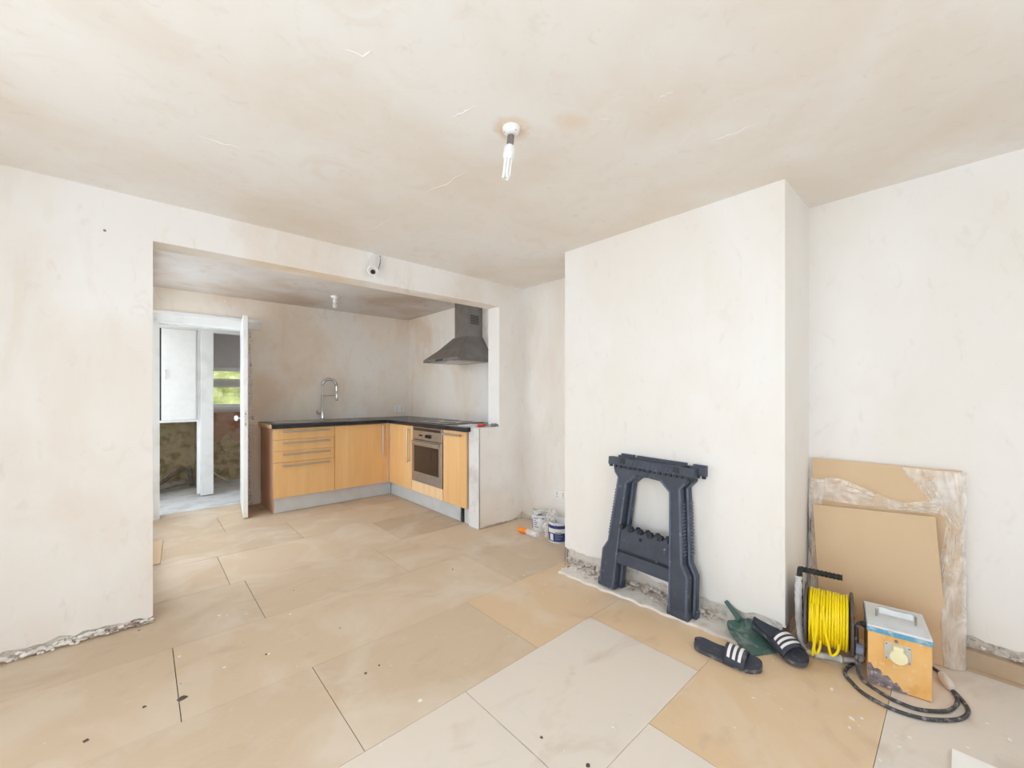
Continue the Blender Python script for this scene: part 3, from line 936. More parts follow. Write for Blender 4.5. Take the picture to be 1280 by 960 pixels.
# ---- wall sockets
def socket(name, label, mtx, w=.146, h=.086):
    s = thing(name, label, 'socket')
    s.matrix_world = mtx
    obj('plate', box(B(), (-w / 2, -.012, -h / 2), (w / 2, 0, h / 2)), 'white_clean', s, bevel=.003)
    for x in (-.036, .036):
        obj('switch', box(B(), (x - .008, -.015, .008), (x + .008, -.011, .026)), 'grey_plate', s)
        pin = B()
        box(pin, (x - .003, -.0128, -.008), (x + .003, -.0115, .004))
        box(pin, (x - .013, -.0128, -.026), (x - .006, -.0115, -.021))
        box(pin, (x + .006, -.0128, -.026), (x + .013, -.0115, -.021))
        obj('pin_hole', pin, 'black_plastic', s)
    return s


socket('wall_socket', 'white double socket low in the left alcove beside chimney breast', Matrix.Translation((XK - .0015, 2.43, .315)) @ Matrix.Rotation(-PI / 2, 4, 'Z') @ Matrix.Rotation(0, 4, 'X'))
socket('wall_socket', 'white double socket above the worktop near the kitchen corner', Matrix.Translation((2.655, YK - .0005, 1.02)))

# ---- ceiling lights
cl = thing('ceiling_lamp', 'ceiling rose with white stick energy-saving bulb in the living room', 'lamp', (1.069, 1.183, H))
ro = obj('ceiling_rose', lathe(B(), [(.034, 0), (.034, -.006), (.030, -.018), (.018, -.026), (.008, -.028)], seg=24), 'white_clean', cl, True)
for a in (.4, 2.6, 4.7):
    obj('screw', lathe(B(), [(.004, -.012), (.004, -.021)], (.024 * math.cos(a), .024 * math.sin(a), 0), 8), 'pipe', ro)
tilt = Matrix.Translation((0, 0, -.026)) @ Matrix.Rotation(math.radians(7), 4, Vector((.74, .67, 0)))
obj('lamp_holder', lathe(B(), [(.007, 0), (.013, -.006), (.014, -.034), (.011, -.044)], seg=18, mtx=tilt), 'hood_steel', cl, True)
obj('bulb_base', lathe(B(), [(.012, -.042), (.021, -.052), (.022, -.088), (.018, -.098)], seg=20, mtx=tilt), 'white_clean', cl, True)
for i in range(3):
    a = 2 * PI * i / 3 + .5
    cx, cy = .0105 * math.cos(a), .0105 * math.sin(a)
    tx, ty = -.006 * math.sin(a), .006 * math.cos(a)
    p = [(cx + tx, cy + ty, -.095), (cx + tx, cy + ty, -.160), (cx, cy, -.168), (cx - tx, cy - ty, -.160), (cx - tx, cy - ty, -.095)]
    obj('bulb_tube', tube(B(), [tilt @ Vector(v) for v in p], .0052, 8, 3), 'white_clean', cl, True)
kl = thing('ceiling_lamp', 'small white lamp holder with bare bulb on the kitchen ceiling', 'lamp', (1.53, 4.496, H + .005))
obj('ceiling_rose', lathe(B(), [(.045, 0), (.045, -.008), (.038, -.02), (.015, -.026)], seg=20), 'white_clean', kl, True)
obj('lamp_holder', lathe(B(), [(.015, -.02), (.022, -.034), (.024, -.066), (.019, -.072)], seg=18), 'white_clean', kl, True)
obj('bulb', lathe(B(), [(.013, -.07), (.022, -.084), (.028, -.106), (.022, -.126), (.006, -.134)], seg=18), 'grey_plate', kl, True)

# ---- white pipe fitting on the header over the opening
pf = thing('waste_pipe_stub', 'short white plastic pipe stub stuck to the header over opening', 'pipe', (1.26, YB, 2.16))
a0, a1 = Vector((.025, .0, .070)), Vector((-.045, -.105, -.062))
q = tube(B(), [a0, a1], .034, 18)
obj('pipe', q, 'white_clean', pf, True)
dirn = (a1 - a0).normalized()
obj('collar', tube(B(), [a1 - dirn * .02, a1 + dirn * .004], .038, 18), 'white_clean', pf, True)
obj('bore', tube(B(), [a1 + dirn * .0035, a1 + dirn * .006], .029, 18), 'grey_plate', pf, True)
obj('dark_hole', tube(B(), [a1 - dirn * .002 + Vector((.004, 0, -.004)), a1 + dirn * .009 + Vector((.004, 0, -.004))], .017, 14), 'black_plastic', pf, True)
q = B()
prism(q, [(-.06, -.006, .10), (-.01, -.006, .02), (.02, -.006, -.09), (.085, -.006, -.09), (.075, -.006, .04), (.105, -.006, .10)], (0, .006, 0))
obj('filler_patch', q, 'white_clean', pf)
obj('wire_clip', tube(B(), [(.055, -.008, .09), (.045, -.03, .03), (.02, -.04, -.04)], .004, 6, 4), 'grey_print', pf, True)

# ---- hearth slab and rubble
hs = B()
pts = []
for i in range(27):
    tt = i / 26
    y = 1.85 - 1.12 * tt
    x = 2.105 + .05 * tt + .008 * math.sin(i * 2.1) + random.uniform(-.006, .006)
    pts.append((x, y, -.01))
for i in range(8):
    tt = i / 7
    pts.append((2.16 + .16 * tt, .73 - .1 * tt + random.uniform(-.01, .01), -.01))
pts += [(XC + .04, .60, -.01), (XC + .04, 1.87, -.01)]
prism(hs, pts, (0, 0, .024))
hearth = tag(obj('hearth_slab', hs, 'hearth', bevel=.003), 'rough grey concrete hearth strip along the foot of chimney breast', 'hearth')
rb = B()
rr = random.Random(5)
for i in range(210):
    y = rr.uniform(.90, 1.93)
    k = rr.random() ** 1.6
    lump(rb, (XC + .005 - k * .10, y, .016 + (1 - k) * .03 * rr.random()), rr.uniform(.005, .020) * (1.25 - k), i)
for i in range(70):
    k = rr.random()
    lump(rb, (2.285 - .10 * k, 1.66 + rr.uniform(-.14, .20), .018 + .02 * rr.random() * (1 - k)), rr.uniform(.006, .022), 900 + i)
tag(obj('rubble', rb, 'rubble'), 'loose brick and plaster rubble on the hearth under the sawhorse', 'rubble', kind='stuff')
rb = B()
wc = B()
for i in range(150):
    x = -.75 + .80 * i / 150
    lump(wc if x < -.14 or i % 3 == 0 else rb, (x, YB + .002 - rr.random() * .022, .004 + .03 * rr.random()), rr.uniform(.006, .018), 1200 + i)
for i in range(50):
    lump(rb, (XH + .05 + (XK - XH - .06) * i / 50, YB + .004 - rr.random() * .012, .004 + .008 * rr.random()), rr.uniform(.004, .011), 1400 + i)
tag(obj('plaster_crumbs', wc, 'crumb'), 'white plaster crumbs heaped along the foot of the left wall panel', 'rubble', kind='stuff')
tag(obj('plaster_rubble', rb, 'rubble'), 'grey mortar grit along the foot of the opening wall', 'rubble', kind='stuff')

# ---- plaster crumbs over the floor
cr = B()
dk = B()
def chip(bm, p, r, rn):
    n = rn.randint(4, 6)
    a0 = rn.uniform(0, 6)
    prism(bm, [(p[0] + r * rn.uniform(.5, 1.2) * math.cos(a0 + 2 * PI * j / n), p[1] + r * rn.uniform(.5, 1.2) * math.sin(a0 + 2 * PI * j / n), .0002) for j in range(n)], (0, 0, rn.uniform(.001, .004)))
for u, v, r in ((1065, 899, .011), (1077, 898, .008), (1062, 910, .006), (1074, 908, .004), (1057, 826, .008), (1138, 923, .009), (1124, 934, .006), (1120, 921, .005), (942, 873, .006), (525, 876, .010), (274, 770, .009), (284, 770, .006),
                (224, 821, .009), (280, 835, .007), (303, 761, .006), (336, 818, .008), (363, 768, .008), (766, 910, .007), (1100, 951, .006), (960, 868, .004), (1040, 862, .010), (703, 711, .01), (308, 768, .006), (298, 773, .005), (282, 802, .006), (1235, 905, .008), (1210, 935, .006), (1262, 925, .006), (570, 728, .006), (655, 720, .006)):
    chip(cr, G(u, v), r, rr)
for i in range(90):
    x, y = rr.uniform(.0, 2.6), rr.uniform(.1, 3.9)
    chip(cr, (x, y), rr.uniform(.001, .004), rr)
for u, v, r in ((180, 884, .009), (107, 926, .009), (228, 873, .016), (174, 788, .005), (457, 842, .008), (474, 832, .004), (425, 785, .004), (566, 712, .005), (677, 922, .007), (367, 738, .004), (333, 818, .008), (735, 957, .008)):
    chip(dk, G(u, v), r, rr)
tag(obj('plaster_chips', cr, 'crumb'), 'white plaster chips scattered over the floor boards', 'debris', kind='stuff')
tag(obj('dark_debris', dk, 'crumb_dark'), 'small dark bits of debris scattered over the floor boards', 'debris', kind='stuff')

# ---- sawhorse, folded, leaning on the chimney breast
# local axes: x to the right along the wall (world -Y), y into the wall (world +X), z up
sh = thing('folding_sawhorse', 'folded dark grey plastic sawhorse leaning against the chimney breast', 'sawhorse', (2.142, 1.262, .016))
lean = math.atan2(.075, .80)
sh.matrix_world = Matrix.Translation((2.142, 1.262, .016)) @ Matrix(((0, 1, 0, 0), (-1, 0, 0, 0), (0, 0, 1, 0), (0, 0, 0, 1))) @ Matrix.Rotation(-lean, 4, 'X') @ Matrix.Rotation(math.radians(1.3), 4, 'Y')


def horse_frame(y, dx, dz, th):
    for s in (-1, 1):
        prof = [(.235, .765), (.235, .728), (.203, .690), (.243, .285), (.278, .225), (.286, 0), (.172, 0), (.163, .26), (.152, .40), (.134, .655), (.075, .708), (.0, .712), (.0, .765)]
        q = B()
        prism(q, [(s * u + dx, y, v + dz) for u, v in prof], (0, th, 0))
        leg = obj('leg', q, 'horse', sh, bevel=.006)
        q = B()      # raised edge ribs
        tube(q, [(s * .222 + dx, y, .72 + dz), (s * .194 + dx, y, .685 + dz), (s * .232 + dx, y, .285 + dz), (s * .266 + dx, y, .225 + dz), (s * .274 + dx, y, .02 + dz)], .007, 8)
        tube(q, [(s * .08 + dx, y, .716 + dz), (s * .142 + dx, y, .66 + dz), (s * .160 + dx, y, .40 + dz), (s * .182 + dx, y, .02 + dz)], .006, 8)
        obj('edge_rib', q, 'horse_rib_lit', leg, True)
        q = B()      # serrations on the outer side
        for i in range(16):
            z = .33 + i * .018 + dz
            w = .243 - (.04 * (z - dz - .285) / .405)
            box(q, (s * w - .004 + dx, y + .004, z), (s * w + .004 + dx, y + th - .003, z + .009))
        obj('grip_serration', q, 'horse_rib_lit', leg)
        obj('foot', box(B(), (min(s * .168, s * .290) + dx, y - .004, dz), (max(s * .168, s * .290) + dx, y + th + .002, .045 + dz)), 'horse', leg, bevel=.005)
    q = box(B(), (-.172 + dx, y + .006, .165 + dz), (.172 + dx, y + th - .004, .238 + dz))
    obj('crossbar', q, 'horse', sh, bevel=.004)


def horse_beam(y, dx, dz, th, front):
    q = B()
    box(q, (-.275 + dx, y - .006, .758 + dz), (.272 + dx, y + th, .806 + dz))
    bm_ = obj('top_beam', q, 'horse', sh, bevel=.003)
    q = B()
    for i in range(17):
        x = -.262 + i * .0325 + dx
        box(q, (x, y - .010, .746 + dz), (x + .018, y + .004, .760 + dz))
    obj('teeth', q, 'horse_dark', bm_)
    q = B()
    for i in range(13):
        x = -.165 + i * .028 + dx
        prism(q, [(x, y - .0075, .764 + dz), (x + .004, y - .0075, .764 + dz), (x + .018, y - .0075, .800 + dz), (x + .014, y - .0075, .800 + dz)], (0, .004, 0))
    obj('diagonal_rib', q, 'horse', bm_)
    for x in (-.19, .155):
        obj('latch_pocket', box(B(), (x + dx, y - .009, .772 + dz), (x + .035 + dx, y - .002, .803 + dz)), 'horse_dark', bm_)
    if not front:
        q = B()
        for x0, x1 in ((-.26, -.17), (-.15, .16), (.20, .272)):
            box(q, (x0 + dx, y + .004, .80 + dz), (x1 + dx, y + th - .004, .818 + dz))
        obj('beam_ridge', q, 'horse', bm_, bevel=.002)


horse_frame(0, 0, 0, .044)
horse_beam(0, 0, 0, .048, True)
horse_frame(.052, .02, .006, .040)
horse_beam(.054, .035, .012, .044, False)
tray = B()
top = []
n = 60
for i in range(n + 1):
    x = -.158 + .316 * i / n
    ph = (i / n) * 5 % 1
    top.append((x, .395 if .2 < ph < .8 else .372))
prism(tray, [(-.163, .004, .245), (.163, .004, .245)] + [(x, .004, z) for x, z in reversed(top)], (0, .014, 0))
ty = obj('tool_tray', tray, 'horse', sh, bevel=.002)
q = B()
for i in range(5):
    for k in (0, 1):
        lathe(q, [(.015, 0), (.017, .014), (.012, .024)], seg=12, mtx=Matrix.Translation((-.126 + i * .063 + (k - .5) * .03, .002 + .028 * k, .395)) @ Matrix.Rotation(PI / 2, 4, 'X'))
obj('tool_hook', q, 'horse_dark', ty, True)
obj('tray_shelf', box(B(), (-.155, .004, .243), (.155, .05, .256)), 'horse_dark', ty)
obj('hang_hole', lathe(B(), [(.010, 0), (.010, .002)], seg=14, mtx=Matrix.Translation((-.02, .004, .345)) @ Matrix.Rotation(PI / 2, 4, 'X')), 'black_plastic', ty)

# ---- hardboard sheets in plastic, right alcove
q = box(B(), (0, 0, 0), (.012, .555, .868))
hbk = tag(obj('hardboard_sheet', q, 'sheet'), 'large tan hardboard sheet standing against the wall inside torn plastic', 'hardboard')
hbk.matrix_world = Matrix.Translation((2.700, .0, .004)) @ Matrix.Rotation(math.atan2(.044, .868), 4, 'Y')
q = box(B(), (0, 0, 0), (.010, .462, .655))
hfr = tag(obj('hardboard_sheet', q, 'sheet'), 'smaller tan hardboard sheet leaning in front of the larger one', 'hardboard')
hfr.matrix_world = Matrix.Translation((2.655, .036, .004)) @ Matrix.Rotation(math.atan2(.040, .655), 4, 'Y') @ Matrix.Rotation(math.radians(-4.0), 4, 'X')

wrap = thing('plastic_wrap', 'torn clear plastic wrapping around the leaning hardboard sheets', 'plastic', (2.70, 0, 0))


def crumple(name, fn, nu, nv, amp, fr, m='film'):
    def g(u, v):
        p = Vector(fn(u, v))
        k = noise.noise((u * fr + 3, v * fr * 1.3, fr)) + .6 * noise.noise((u * fr * 2.7, v * fr * 2.3, 5))
        return (p.x - abs(k) * amp, p.y + .25 * k * amp, p.z)
    o = obj(name, grid(B(), g, nu, nv), m, None, True)
    return world_part(o, wrap)


def sheet_x(z, front):
    return 2.700 + z * .0507 - .004 if not front else 2.655 + z * .0794 - .004


# right-hand fall of film, from the top corner down over both edges
crumple('right_fall', lambda u, v: (sheet_x(v * .868, False) - .012 - .03 * (1 - abs(2 * u - 1)) * (1 - v * .5), .105 * (1 - u) * (1 - .25 * v) - .012 + .02 * math.sin(v * 7) * (1 - u) + (.12 * (1 - u) * max(0, v - .75) / .25), .006 + .862 * v), 26, 80, .016, 4)
# left-hand fall
crumple('left_fall', lambda u, v: (sheet_x(v * .74, False) - .012, .565 - .075 * u * (1 - .35 * math.sin(v * 3)) , .02 + .74 * v), 12, 60, .012, 4)
# cross band above the front sheet
crumple('cross_band', lambda u, v: (sheet_x(.70, False) - .016 - .012 * v, .545 - .50 * u, .655 + (.085 * v) * (1 + .45 * math.sin(u * 6.0 + .4)) + .03 * max(0, u - .55)), 70, 16, .012, 5)
crumple('torn_corner', lambda u, v: (sheet_x(.82, False) - .012, .012 + (.13 * u) * (1 - v), .855 - .20 * v - .05 * u), 20, 24, .010, 4)

tag(obj('dark_corner_line', tube(B(), [(2.735, .563, .56), (2.733, .562, .40), (2.728, .561, .22), (2.722, .560, .02)], .004, 8, 4), 'black_plastic', None, True), 'thin black line down the corner beside the wrapped sheets', 'cord')  # thin black line modelled as a tube down the alcove corner
nl = obj('nail', lathe(B(), [(.006, 0), (.006, .003), (.0025, .004), (.0025, .02)], seg=10, mtx=Matrix.Translation((-.138, YB - .016, 2.046)) @ Matrix.Rotation(-PI / 2, 4, 'X')), 'pipe', None, True)
tag(nl, 'small dark nail stub in the plaster left of the opening', 'nail')

# ---- cable reel
ra, rb_ = Vector((2.362, .497, 0)), Vector((2.388, .344, 0))
ax = (rb_ - ra).normalized()
rw = (rb_ - ra).length
reel = thing('cable_reel', 'extension reel wound with bright yellow cable on the floor', 'cable reel', tuple(ra), math.atan2(ax.y, ax.x))
RC = .174
RX = Matrix.Rotation(PI / 2, 4, 'Y')


def disc(x, r, w):
    return lathe(B(), [(r * .3, 0), (r * .97, w * .1), (r, w * .3), (r, w * .7), (r * .97, w * .9), (r * .3, w)], seg=40, mtx=Matrix.Translation((x, 0, RC)) @ RX)


dL = obj('side_disc', disc(-.012, .136, .014), 'reel', reel, True)
dR = obj('side_disc', disc(rw, .136, .014), 'reel', reel, True)
obj('drum_core', lathe(B(), [(.09, 0), (.09, rw)], seg=30, mtx=Matrix.Translation((0, 0, RC)) @ RX), 'reel', reel, True)
hp = []
turns = 14
rn = random.Random(9)
jit = [rn.uniform(-.003, .003) for _ in range(turns * 2 + 2)]
for layer, r0 in enumerate((.104, .116)):
    for i in range(turns * 28 + 1):
        tt = i / 28
        x = .006 + (rw - .012) * tt / turns
        if layer:
            x = rw - x
        j0 = jit[int(tt) + layer * turns]
        j1 = jit[int(tt) + 1 + layer * turns]
        fr = tt - int(tt)
        rr0 = r0 + .002 * math.sin(tt * 1.9 + layer) + (j0 * (1 - fr) + j1 * fr) * .5
        a = 2 * PI * tt
        hp.append((min(max(x + (j0 * (1 - fr) + j1 * fr) * .5, .004), rw - .004), rr0 * math.cos(a), RC + rr0 * math.sin(a)))
obj('yellow_cable', tube(B(), hp, .0048, 8), 'yellow', reel, True)
q = B()
for x, dp, dx_, yy in ((.020, .070, .012, -.112), (.040, .078, -.018, -.116), (.060, .055, .03, -.114)):
    tube(q, [(x, yy + .02, RC + .09), (x + dx_ * .2, yy - .006, RC), (x + dx_ * .6, yy - .012, RC - dp), (x + dx_, yy - .002, RC - dp - .055), (x + dx_ * 1.4 + .012, yy + .012, RC - dp - .03), (x + dx_ + .02, yy + .028, RC - dp + .05)], .0055, 8, 6)
obj('loose_loop', q, 'yellow', reel, True)
obj('hub_knob', lathe(B(), [(.012, 0), (.024, .006), (.022, .03), (.008, .034)], seg=16, mtx=Matrix.Translation((rw + .013, -.09, .115)) @ RX), 'grey_print', dR, True)
obj('red_button', lathe(B(), [(.006, 0), (.006, .004)], seg=12, mtx=Matrix.Translation((rw + .0125, -.07, .235)) @ RX), 'red', dR)
FP = [(-.030, -.040, .388), (-.032, -.052, .36), (-.032, -.060, .25), (-.028, -.062, .12), (-.018, -.060, .04), (.012, -.056, .016), (.07, -.040, .014), (.14, -.016, .014), (.186, .008, .018), (.194, -.004, .05), (.185, -.05, .10), (.172, -.085, .115)]
obj('frame_tube', tube(B(), FP, .009, 10, 5), 'black_plastic', reel, True)
obj('frame_tube', tube(B(), [(-.030, -.040, .388), (-.030, .02, .36), (-.028, .07, .20), (-.02, .10, .05), (.03, .11, .014), (rw, .11, .014), (rw + .024, .09, .03), (rw + .022, .0, .165)], .009, 10, 5), 'black_plastic', reel, True)
q = B()
gl_ = [(-.026 + i * .0074, -.040, .390) for i in range(22)]
tube(q, gl_, [(.0145 if i % 2 else .0115) for i in range(22)], 14)
obj('ribbed_grip', q, 'black_plastic', reel, True)
# dusty film wrapped round the tube
wf = B()
path = smooth_path(FP[1:-1], 8)
rs = [.0145 + .006 * noise.noise((i * .9, 0, 0)) + .004 * noise.noise((i * 2.3, 4, 0)) for i in range(len(path))]
tube(wf, path, rs, 12)
obj('film_wrap', wf, 'film_dusty', reel, True)

# ---- site transformer
A0, A1 = Vector((2.275, .268)), Vector((2.308, .078))
e1 = (A1 - A0).normalized()
tf = thing('site_transformer', 'scuffed orange site transformer box with grey lid and yellow socket', 'transformer', (A0.x, A0.y, .0), math.atan2(e1.y, e1.x))
TWd, TD, TH = (A1 - A0).length, .245, .226      # local x along the front face, local y into the alcove
obj('body', box(B(), (0, 0, .004), (TWd, TD, TH)), 'orange', tf, bevel=.004)
q = B()
pts = [(0, .09)]
for i in range(13):
    u = i / 12
    pts.append((TWd * .62 * u, .085 * (1 - u) ** .8 + .008 * math.sin(i * 2.2) + .004))
pts = [(0, .005)] + [(x, max(.006, z)) for x, z in pts] + [(TWd * .62, .005)]
prism(q, [(x, -.0012, z) for x, z in pts], (0, .002, 0))
obj('scraped_patch', q, 'bare_metal', tf)
obj('blue_band', box(B(), (-.003, -.003, TH - .004), (TWd + .003, TD + .003, TH + .014)), 'blue', tf, bevel=.002)
obj('lid', box(B(), (-.002, -.001, TH + .0135), (TWd + .002, TD + .002, TH + .024)), 'lid', tf, bevel=.004)
q = B()
hz = TH + .024
tube(q, [(.035, TD * .42, hz), (.035, TD * .42, hz + .034), (.042, TD * .42, hz + .04), (TWd - .042, TD * .42, hz + .04), (TWd - .035, TD * .42, hz + .034), (TWd - .035, TD * .42, hz)], .0042, 8)
obj('handle', q, 'steel', tf, True)
obj('handle_grip', box(B(), (.042, TD * .42 - .004, hz + .016), (TWd - .042, TD * .42 + .004, hz + .042)), 'lid', tf, bevel=.003)
spl = obj('socket_plate', box(B(), (.052, -.006, .128), (.132, 0, .198)), 'grey_plate', tf, bevel=.002)
q = lathe(B(), [(.024, 0), (.025, .018), (.027, .02), (.027, .034), (.004, .036)], seg=22, mtx=Matrix.Translation((.092, -.005, .160)) @ Matrix.Rotation(PI / 2, 4, 'X'))
obj('socket_cover', q, 'cream', spl, True)
obj('cover_hinge', box(B(), (.076, -.034, .182), (.108, -.004, .199)), 'cream', spl, bevel=.003)
for x in (.058, .126):
    for z in (.134, .192):
        obj('screw', lathe(B(), [(.003, 0), (.003, .002)], seg=8, mtx=Matrix.Translation((x, -.006, z)) @ Matrix.Rotation(PI / 2, 4, 'X')), 'pipe', spl)
obj('reset_button', lathe(B(), [(.006, 0), (.005, .004)], seg=10, mtx=Matrix.Translation((.088, 0, .207)) @ Matrix.Rotation(PI / 2, 4, 'X')), 'grey_print', tf)
obj('cable_gland', lathe(B(), [(.013, 0), (.012, .014), (.008, .024)], seg=12, mtx=Matrix.Translation((0, .05, TH - .004)) @ Matrix.Rotation(-PI / 2, 4, 'Y')), 'black_plastic', tf, True)

# black lead: out of the transformer, down to the floor and round in two loops to the in-line connector
loc = lambda x, y, z: tuple(Matrix.Translation((A0.x, A0.y, 0)) @ Matrix.Rotation(math.atan2(e1.y, e1.x), 4, 'Z') @ Vector((x, y, z)))
cz = .0075
pt = lambda u, v: tuple(G(u, v, cz))
lead = [loc(-.012, .05, TH - .004), loc(-.026, .048, TH - .006), loc(-.036, .042, TH - .03), loc(-.036, .04, .12), loc(-.032, .03, .035), loc(-.012, -.012, cz)]
lead += [pt(u, v) for u, v in ((1108, 870), (1124, 878), (1145, 886), (1168, 889), (1186, 888), (1196, 880), (1196, 872), (1190, 862))]
q = tube(B(), lead, .0068, 8, 6)
world_part(obj('power_lead', q, 'cord', None, True), tf)
lead2 = [pt(u, v) for u, v in ((1190, 862), (1200, 872), (1209, 884), (1209, 893), (1198, 899), (1175, 900), (1150, 897), (1120, 888), (1095, 876), (1076, 864), (1064, 852), (1056, 842), (1060, 834), (1068, 829))]
world_part(obj('power_lead', tube(B(), lead2, .0068, 8, 6), 'cord', None, True), tf)
lead3 = [pt(1177, 842), pt(1168, 836), pt(1163, 833)]
world_part(obj('power_lead', tube(B(), lead3, .0068, 8, 4), 'cord', None, True), tf)
c0, c1 = G(1176, 842, .018), G(1190, 861, .016)
q = tube(B(), [c0, c0.lerp(c1, .2), c0.lerp(c1, .5), c0.lerp(c1, .85), c1], [.010, .019, .020, .017, .009], 12)
world_part(obj('inline_connector', q, 'film_dusty', None, True), tf)
bpy.data.objects['inline_connector'].data.materials[0] = M['hearth']
bpy.data.objects['inline_connector']['label'] = 'dusty clear in-line plug connector'

# ---- dustpan (front lip on the floor, handle rising to the chimney breast)
P0 = Vector((2.165, .618, .002))
P1 = Vector((2.262, .775, .05))
yaw = math.atan2(P1.y - P0.y, P1.x - P0.x)
dp = thing('dustpan', 'dusty green plastic dustpan under the right-hand slide by the chimney breast', 'dustpan', tuple(P0), yaw)
Lp, Wp = .175, .20


def pan(u, v, lift):
    x = Lp * u
    w = Wp / 2 * (1 - .06 * u) * (math.sqrt(max(.03, 1 - ((u - .62) / .47) ** 2)) if u > .62 else 1)
    y = w * (2 * v - 1)
    e = max(abs(2 * v - 1), 0)
    edge = max(max(0, e - .86) / .14, max(0, u - .90) / .10)
    z = .004 + .030 * u + lift * min(1, edge) * (.15 + .85 * min(1, u * 1.2))
    return (x, y, z)


q = B()
grid(q, lambda u, v: pan(u, v, .035), 20, 24)
pn = obj('pan', q, 'green', dp, True)
sm = pn.modifiers.new('thickness', 'SOLIDIFY')
sm.thickness = .004
hd_ = tube(B(), [(Lp - .015, 0, .070), (Lp + .012, 0, .082), (Lp + .05, .002, .100), (Lp + .085, .004, .118)], [.018, .014, .012, .011], 10)
obj('handle', hd_, 'green', dp, True)
obj('lip', box(B(), (-.004, -Wp / 2 + .004, 0), (.006, Wp / 2 - .004, .006)), 'green', dp)

# ---- slides
def outline_w(u):
    """Half width of the sole along its length (heel 0, toe 1)."""
    base = .043 + .013 * max(0, min(1, (u - .35) / .35)) ** 1.0
    end = math.sqrt(max(0, 1 - ((.16 - u) / .16) ** 2)) if u < .16 else (math.sqrt(max(0, 1 - ((u - .80) / .20) ** 2)) if u > .80 else 1)
    return base * end


def make_slide(label, mtx, side):
    s = thing('slide_sandal', label, 'sandal', group='pair of slides')
    s.matrix_world = mtx
    Ls = .285
    N = 40

    def sole(z0, z1, grow, dish):
        b = B()
        rings = []
        for i in range(N + 1):
            u = (1 - math.cos(PI * i / N)) / 2
            uu = min(max(u, .0015), .9985)
            w = outline_w(uu) + grow
            x = Ls * u + (grow if u > .5 else -grow)
            bend = .006 * max(0, (u - .8) / .2) ** 2 + .005 * max(0, (.25 - u) / .25) * dish
            c = side * .010 * math.sin(u * PI)
            row = []
            for j in range(9):
                t_ = j / 8 * 2 - 1
                zz = z1 + bend + dish * .005 * abs(t_) ** 3 * (1.2 - u)
                row.append(b.verts.new((x, c + w * t_, zz)))
            low = [b.verts.new((x, c + w * t_ * .94, z0 + .004 * max(0, (u - .85) / .15))) for t_ in (1, .4, -.4, -1)]
            rings.append(row + low)
        for A, Bq in zip(rings, rings[1:]):
            for j in range(len(A)):
                b.faces.new((A[j], A[(j + 1) % len(A)], Bq[(j + 1) % len(A)], Bq[j]))
        b.faces.new(rings[0])
        b.faces.new(list(reversed(rings[-1])))
        return b
    obj('outsole', sole(0, .018, 0, 0), 'sole', s, True)
    obj('footbed', sole(.012, .027, -.001, 1), 'rubber', s, True)

    def strap(u0, u1, off, tv0=0.0, tv1=1.0):
        def f(p, q_):
            u = u0 + (u1 - u0) * p
            a = PI * (tv0 + (tv1 - tv0) * q_)
            w = outline_w(min(u, .86)) + .003 + off
            hgt = .060 - .018 * (u - .5) / .3 + off
            c = side * .010 * math.sin(u * PI)
            return (Ls * u, c - w * math.cos(a), .012 + hgt * math.sin(a) ** .75 if math.sin(a) > 0 else .012)
        return f
    q = B()
    grid(q, strap(.50, .80, 0), 10, 26)
    st_ = obj('strap', q, 'rubber', s, True)
    md = st_.modifiers.new('thickness', 'SOLIDIFY')
    md.thickness = .005
    md.offset = 0
    for k in range(3):
        a = .545 + k * .078
        q = B()
        grid(q, strap(a, a + .042, .0042, .14, .72 if side > 0 else .72), 3, 22)
        obj('white_stripe', q, 'stripe', s, True)
    return s


def place(heel, toe, roll=0.0):
    h_, t_ = Vector(heel), Vector(toe)
    d = t_ - h_
    x = d.normalized()
    y = Vector((0, 0, 1)).cross(x).normalized()
    z = x.cross(y)
    m = Matrix((x, y, z)).transposed().to_4x4()
    return Matrix.Translation(h_) @ m @ Matrix.Rotation(roll, 4, 'X')


make_slide('dusty black slide with three white stripes lying flat on the boards', place((1.985, .872, .001), (2.020, .589, .001)), -1)
make_slide('black slide with three white stripes propped heel-up on the dustpan', place((2.318, .712, .054), (2.172, .465, .004)), 1)

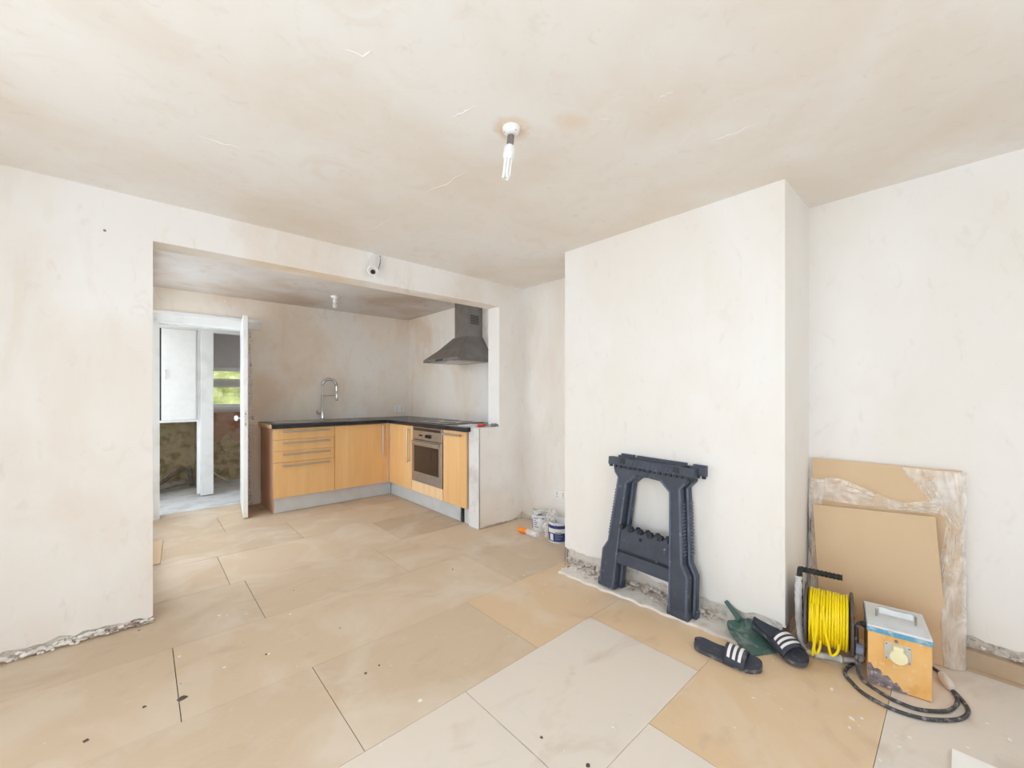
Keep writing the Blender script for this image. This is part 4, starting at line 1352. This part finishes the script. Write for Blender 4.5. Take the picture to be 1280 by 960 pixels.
# ---- tubs and bottle in the left alcove
def tub(name, label, loc, r, h, rot, navy):
    t_ = thing(name, label, 'tub', loc, rot)
    wall_ = [(r * .90, 0), (r * .92, .004), (r, h - .012), (r * 1.05, h - .012), (r * 1.05, h), (r * .98, h), (r * .88, .012), (.002, .010)]
    obj('body', lathe(B(), wall_, seg=32), 'tub_white', t_, True)

    def band(z0, z1, a0, a1, m, off=.0012):
        rad = lambda z: r * (.92 + .08 * z / h) + off
        q_ = B()
        grid(q_, lambda u, v: (rad(z0 + (z1 - z0) * v) * math.cos(a0 + (a1 - a0) * u), rad(z0 + (z1 - z0) * v) * math.sin(a0 + (a1 - a0) * u), z0 + (z1 - z0) * v), 24, 1)
        return obj('label_band', q_, m, t_, True)
    F0 = math.radians(222)            # side turned to the room
    if navy:
        band(.012, h - .02, F0 - 1.5, F0 + 1.5, 'navy')
        band(h * .50, h * .72, F0 - 1.2, F0 + 1.3, 'tub_white', .002)
        band(.02, h * .45, F0 - .95, F0 - .55, 'tub_white', .002)
        for i in range(5):
            band(.03 + i * .014, .036 + i * .014, F0 - .35, F0 + .2 + .1 * (i % 3), 'grey_print', .002)
    else:
        band(h * .15, h * .75, F0 - 1.25, F0 - 1.08, 'navy')
        for i, (w, m) in enumerate(((.55, 'navy'), (.3, 'grey_print'), (.5, 'grey_print'), (.4, 'grey_print'), (.62, 'grey_print'))):
            z = h * (.80 - .13 * i)
            band(z, z + h * .045, F0 - .85, F0 - .85 + w, m)
        band(h * .78, h * .86, F0 + .1, F0 + .35, 'grey_print')
    obj('wire_handle', tube(B(), [(r * 1.04 * math.cos(a), r * 1.04 * math.sin(a), h - .02 + .05 * math.sin((a - .6) * 1.0)) for a in [.6 + PI * i / 12 for i in range(13)]], .0025, 6), 'steel', t_, True)
    return t_


tub('plastic_tub', 'open white plastic tub with printed side in the left alcove', (2.662, 2.545, .001), .085, .150, 0, False)
tub('plastic_tub', 'navy blue labelled tub half hidden behind the chimney breast corner', (2.580, 2.265, .001), .088, .165, 0, True)
q = B()
for i in range(7):
    a = i * .9
    c0 = Vector((2.655 + .03 * math.cos(a), 2.53 + .03 * math.sin(a), .13 + .012 * (i % 3)))
    tube(q, [c0 + Vector((.045 * math.cos(t_ + a), .045 * math.sin(t_ + a * .5), .012 * math.sin(2 * t_) + .005 * i)) for t_ in [2 * PI * k / 14 for k in range(15)]], .012, 8)
tag(obj('rag', q, 'grey_plate', None, True), 'crumpled pale rag stuffed into the open white tub', 'rag')
q = B()
def bag(u, v):
    a = u * 2 * PI
    r0 = .045 * (1 - .35 * v) + .03 * noise.noise((math.cos(a) * 2.5, math.sin(a) * 2.5, v * 4))
    return (2.60 + r0 * math.cos(a) + .02 * v, 2.375 + r0 * math.sin(a) * 1.25, .002 + .22 * v + .02 * noise.noise((u * 9, v * 5, 3)))
grid(q, bag, 40, 20)
tag(obj('plastic_bag', q, 'film', None, True), 'crumpled clear plastic bag between the two tubs', 'bag')
bt = thing('plastic_bottle', 'clear plastic bottle with orange nozzle end lying on the boards', 'bottle', tuple(G(649, 661, .03)), math.atan2(-.22, -.02) + .10)
bt.location.z = .0
RYm = Matrix.Rotation(PI / 2, 4, 'Y')
obj('body', lathe(B(), [(.012, .085), (.024, .10), (.028, .115), (.028, .21), (.022, .225), (.004, .228)], seg=18, mtx=Matrix.Translation((0, 0, .029)) @ RYm), 'clear_bottle', bt, True)
obj('orange_nozzle', lathe(B(), [(.010, 0), (.022, .004), (.025, .02), (.023, .06), (.026, .075), (.014, .092)], seg=18, mtx=Matrix.Translation((0, 0, .029)) @ RYm), 'orange_bright', bt, True)

# ---- loose boards
q = box(B(), (0, 0, 0), (.16, .60, .008))
ob = tag(obj('hardboard_offcut', q, 'sheet'), 'hardboard offcut lying on the kitchen floor behind the opening wall', 'hardboard')
ob.matrix_world = Matrix.Translation((-.062, 3.87, .001)) @ Matrix.Rotation(math.radians(-3), 4, 'Z')
q = box(B(), (0, 0, 0), (.62, .44, .012))
wbrd = tag(obj('white_board', q, 'pale_board'), 'white board offcut lying flat on the dusty boards by the right wall', 'board')
wbrd.location = (2.047 - .62, .023 - .44, .001)
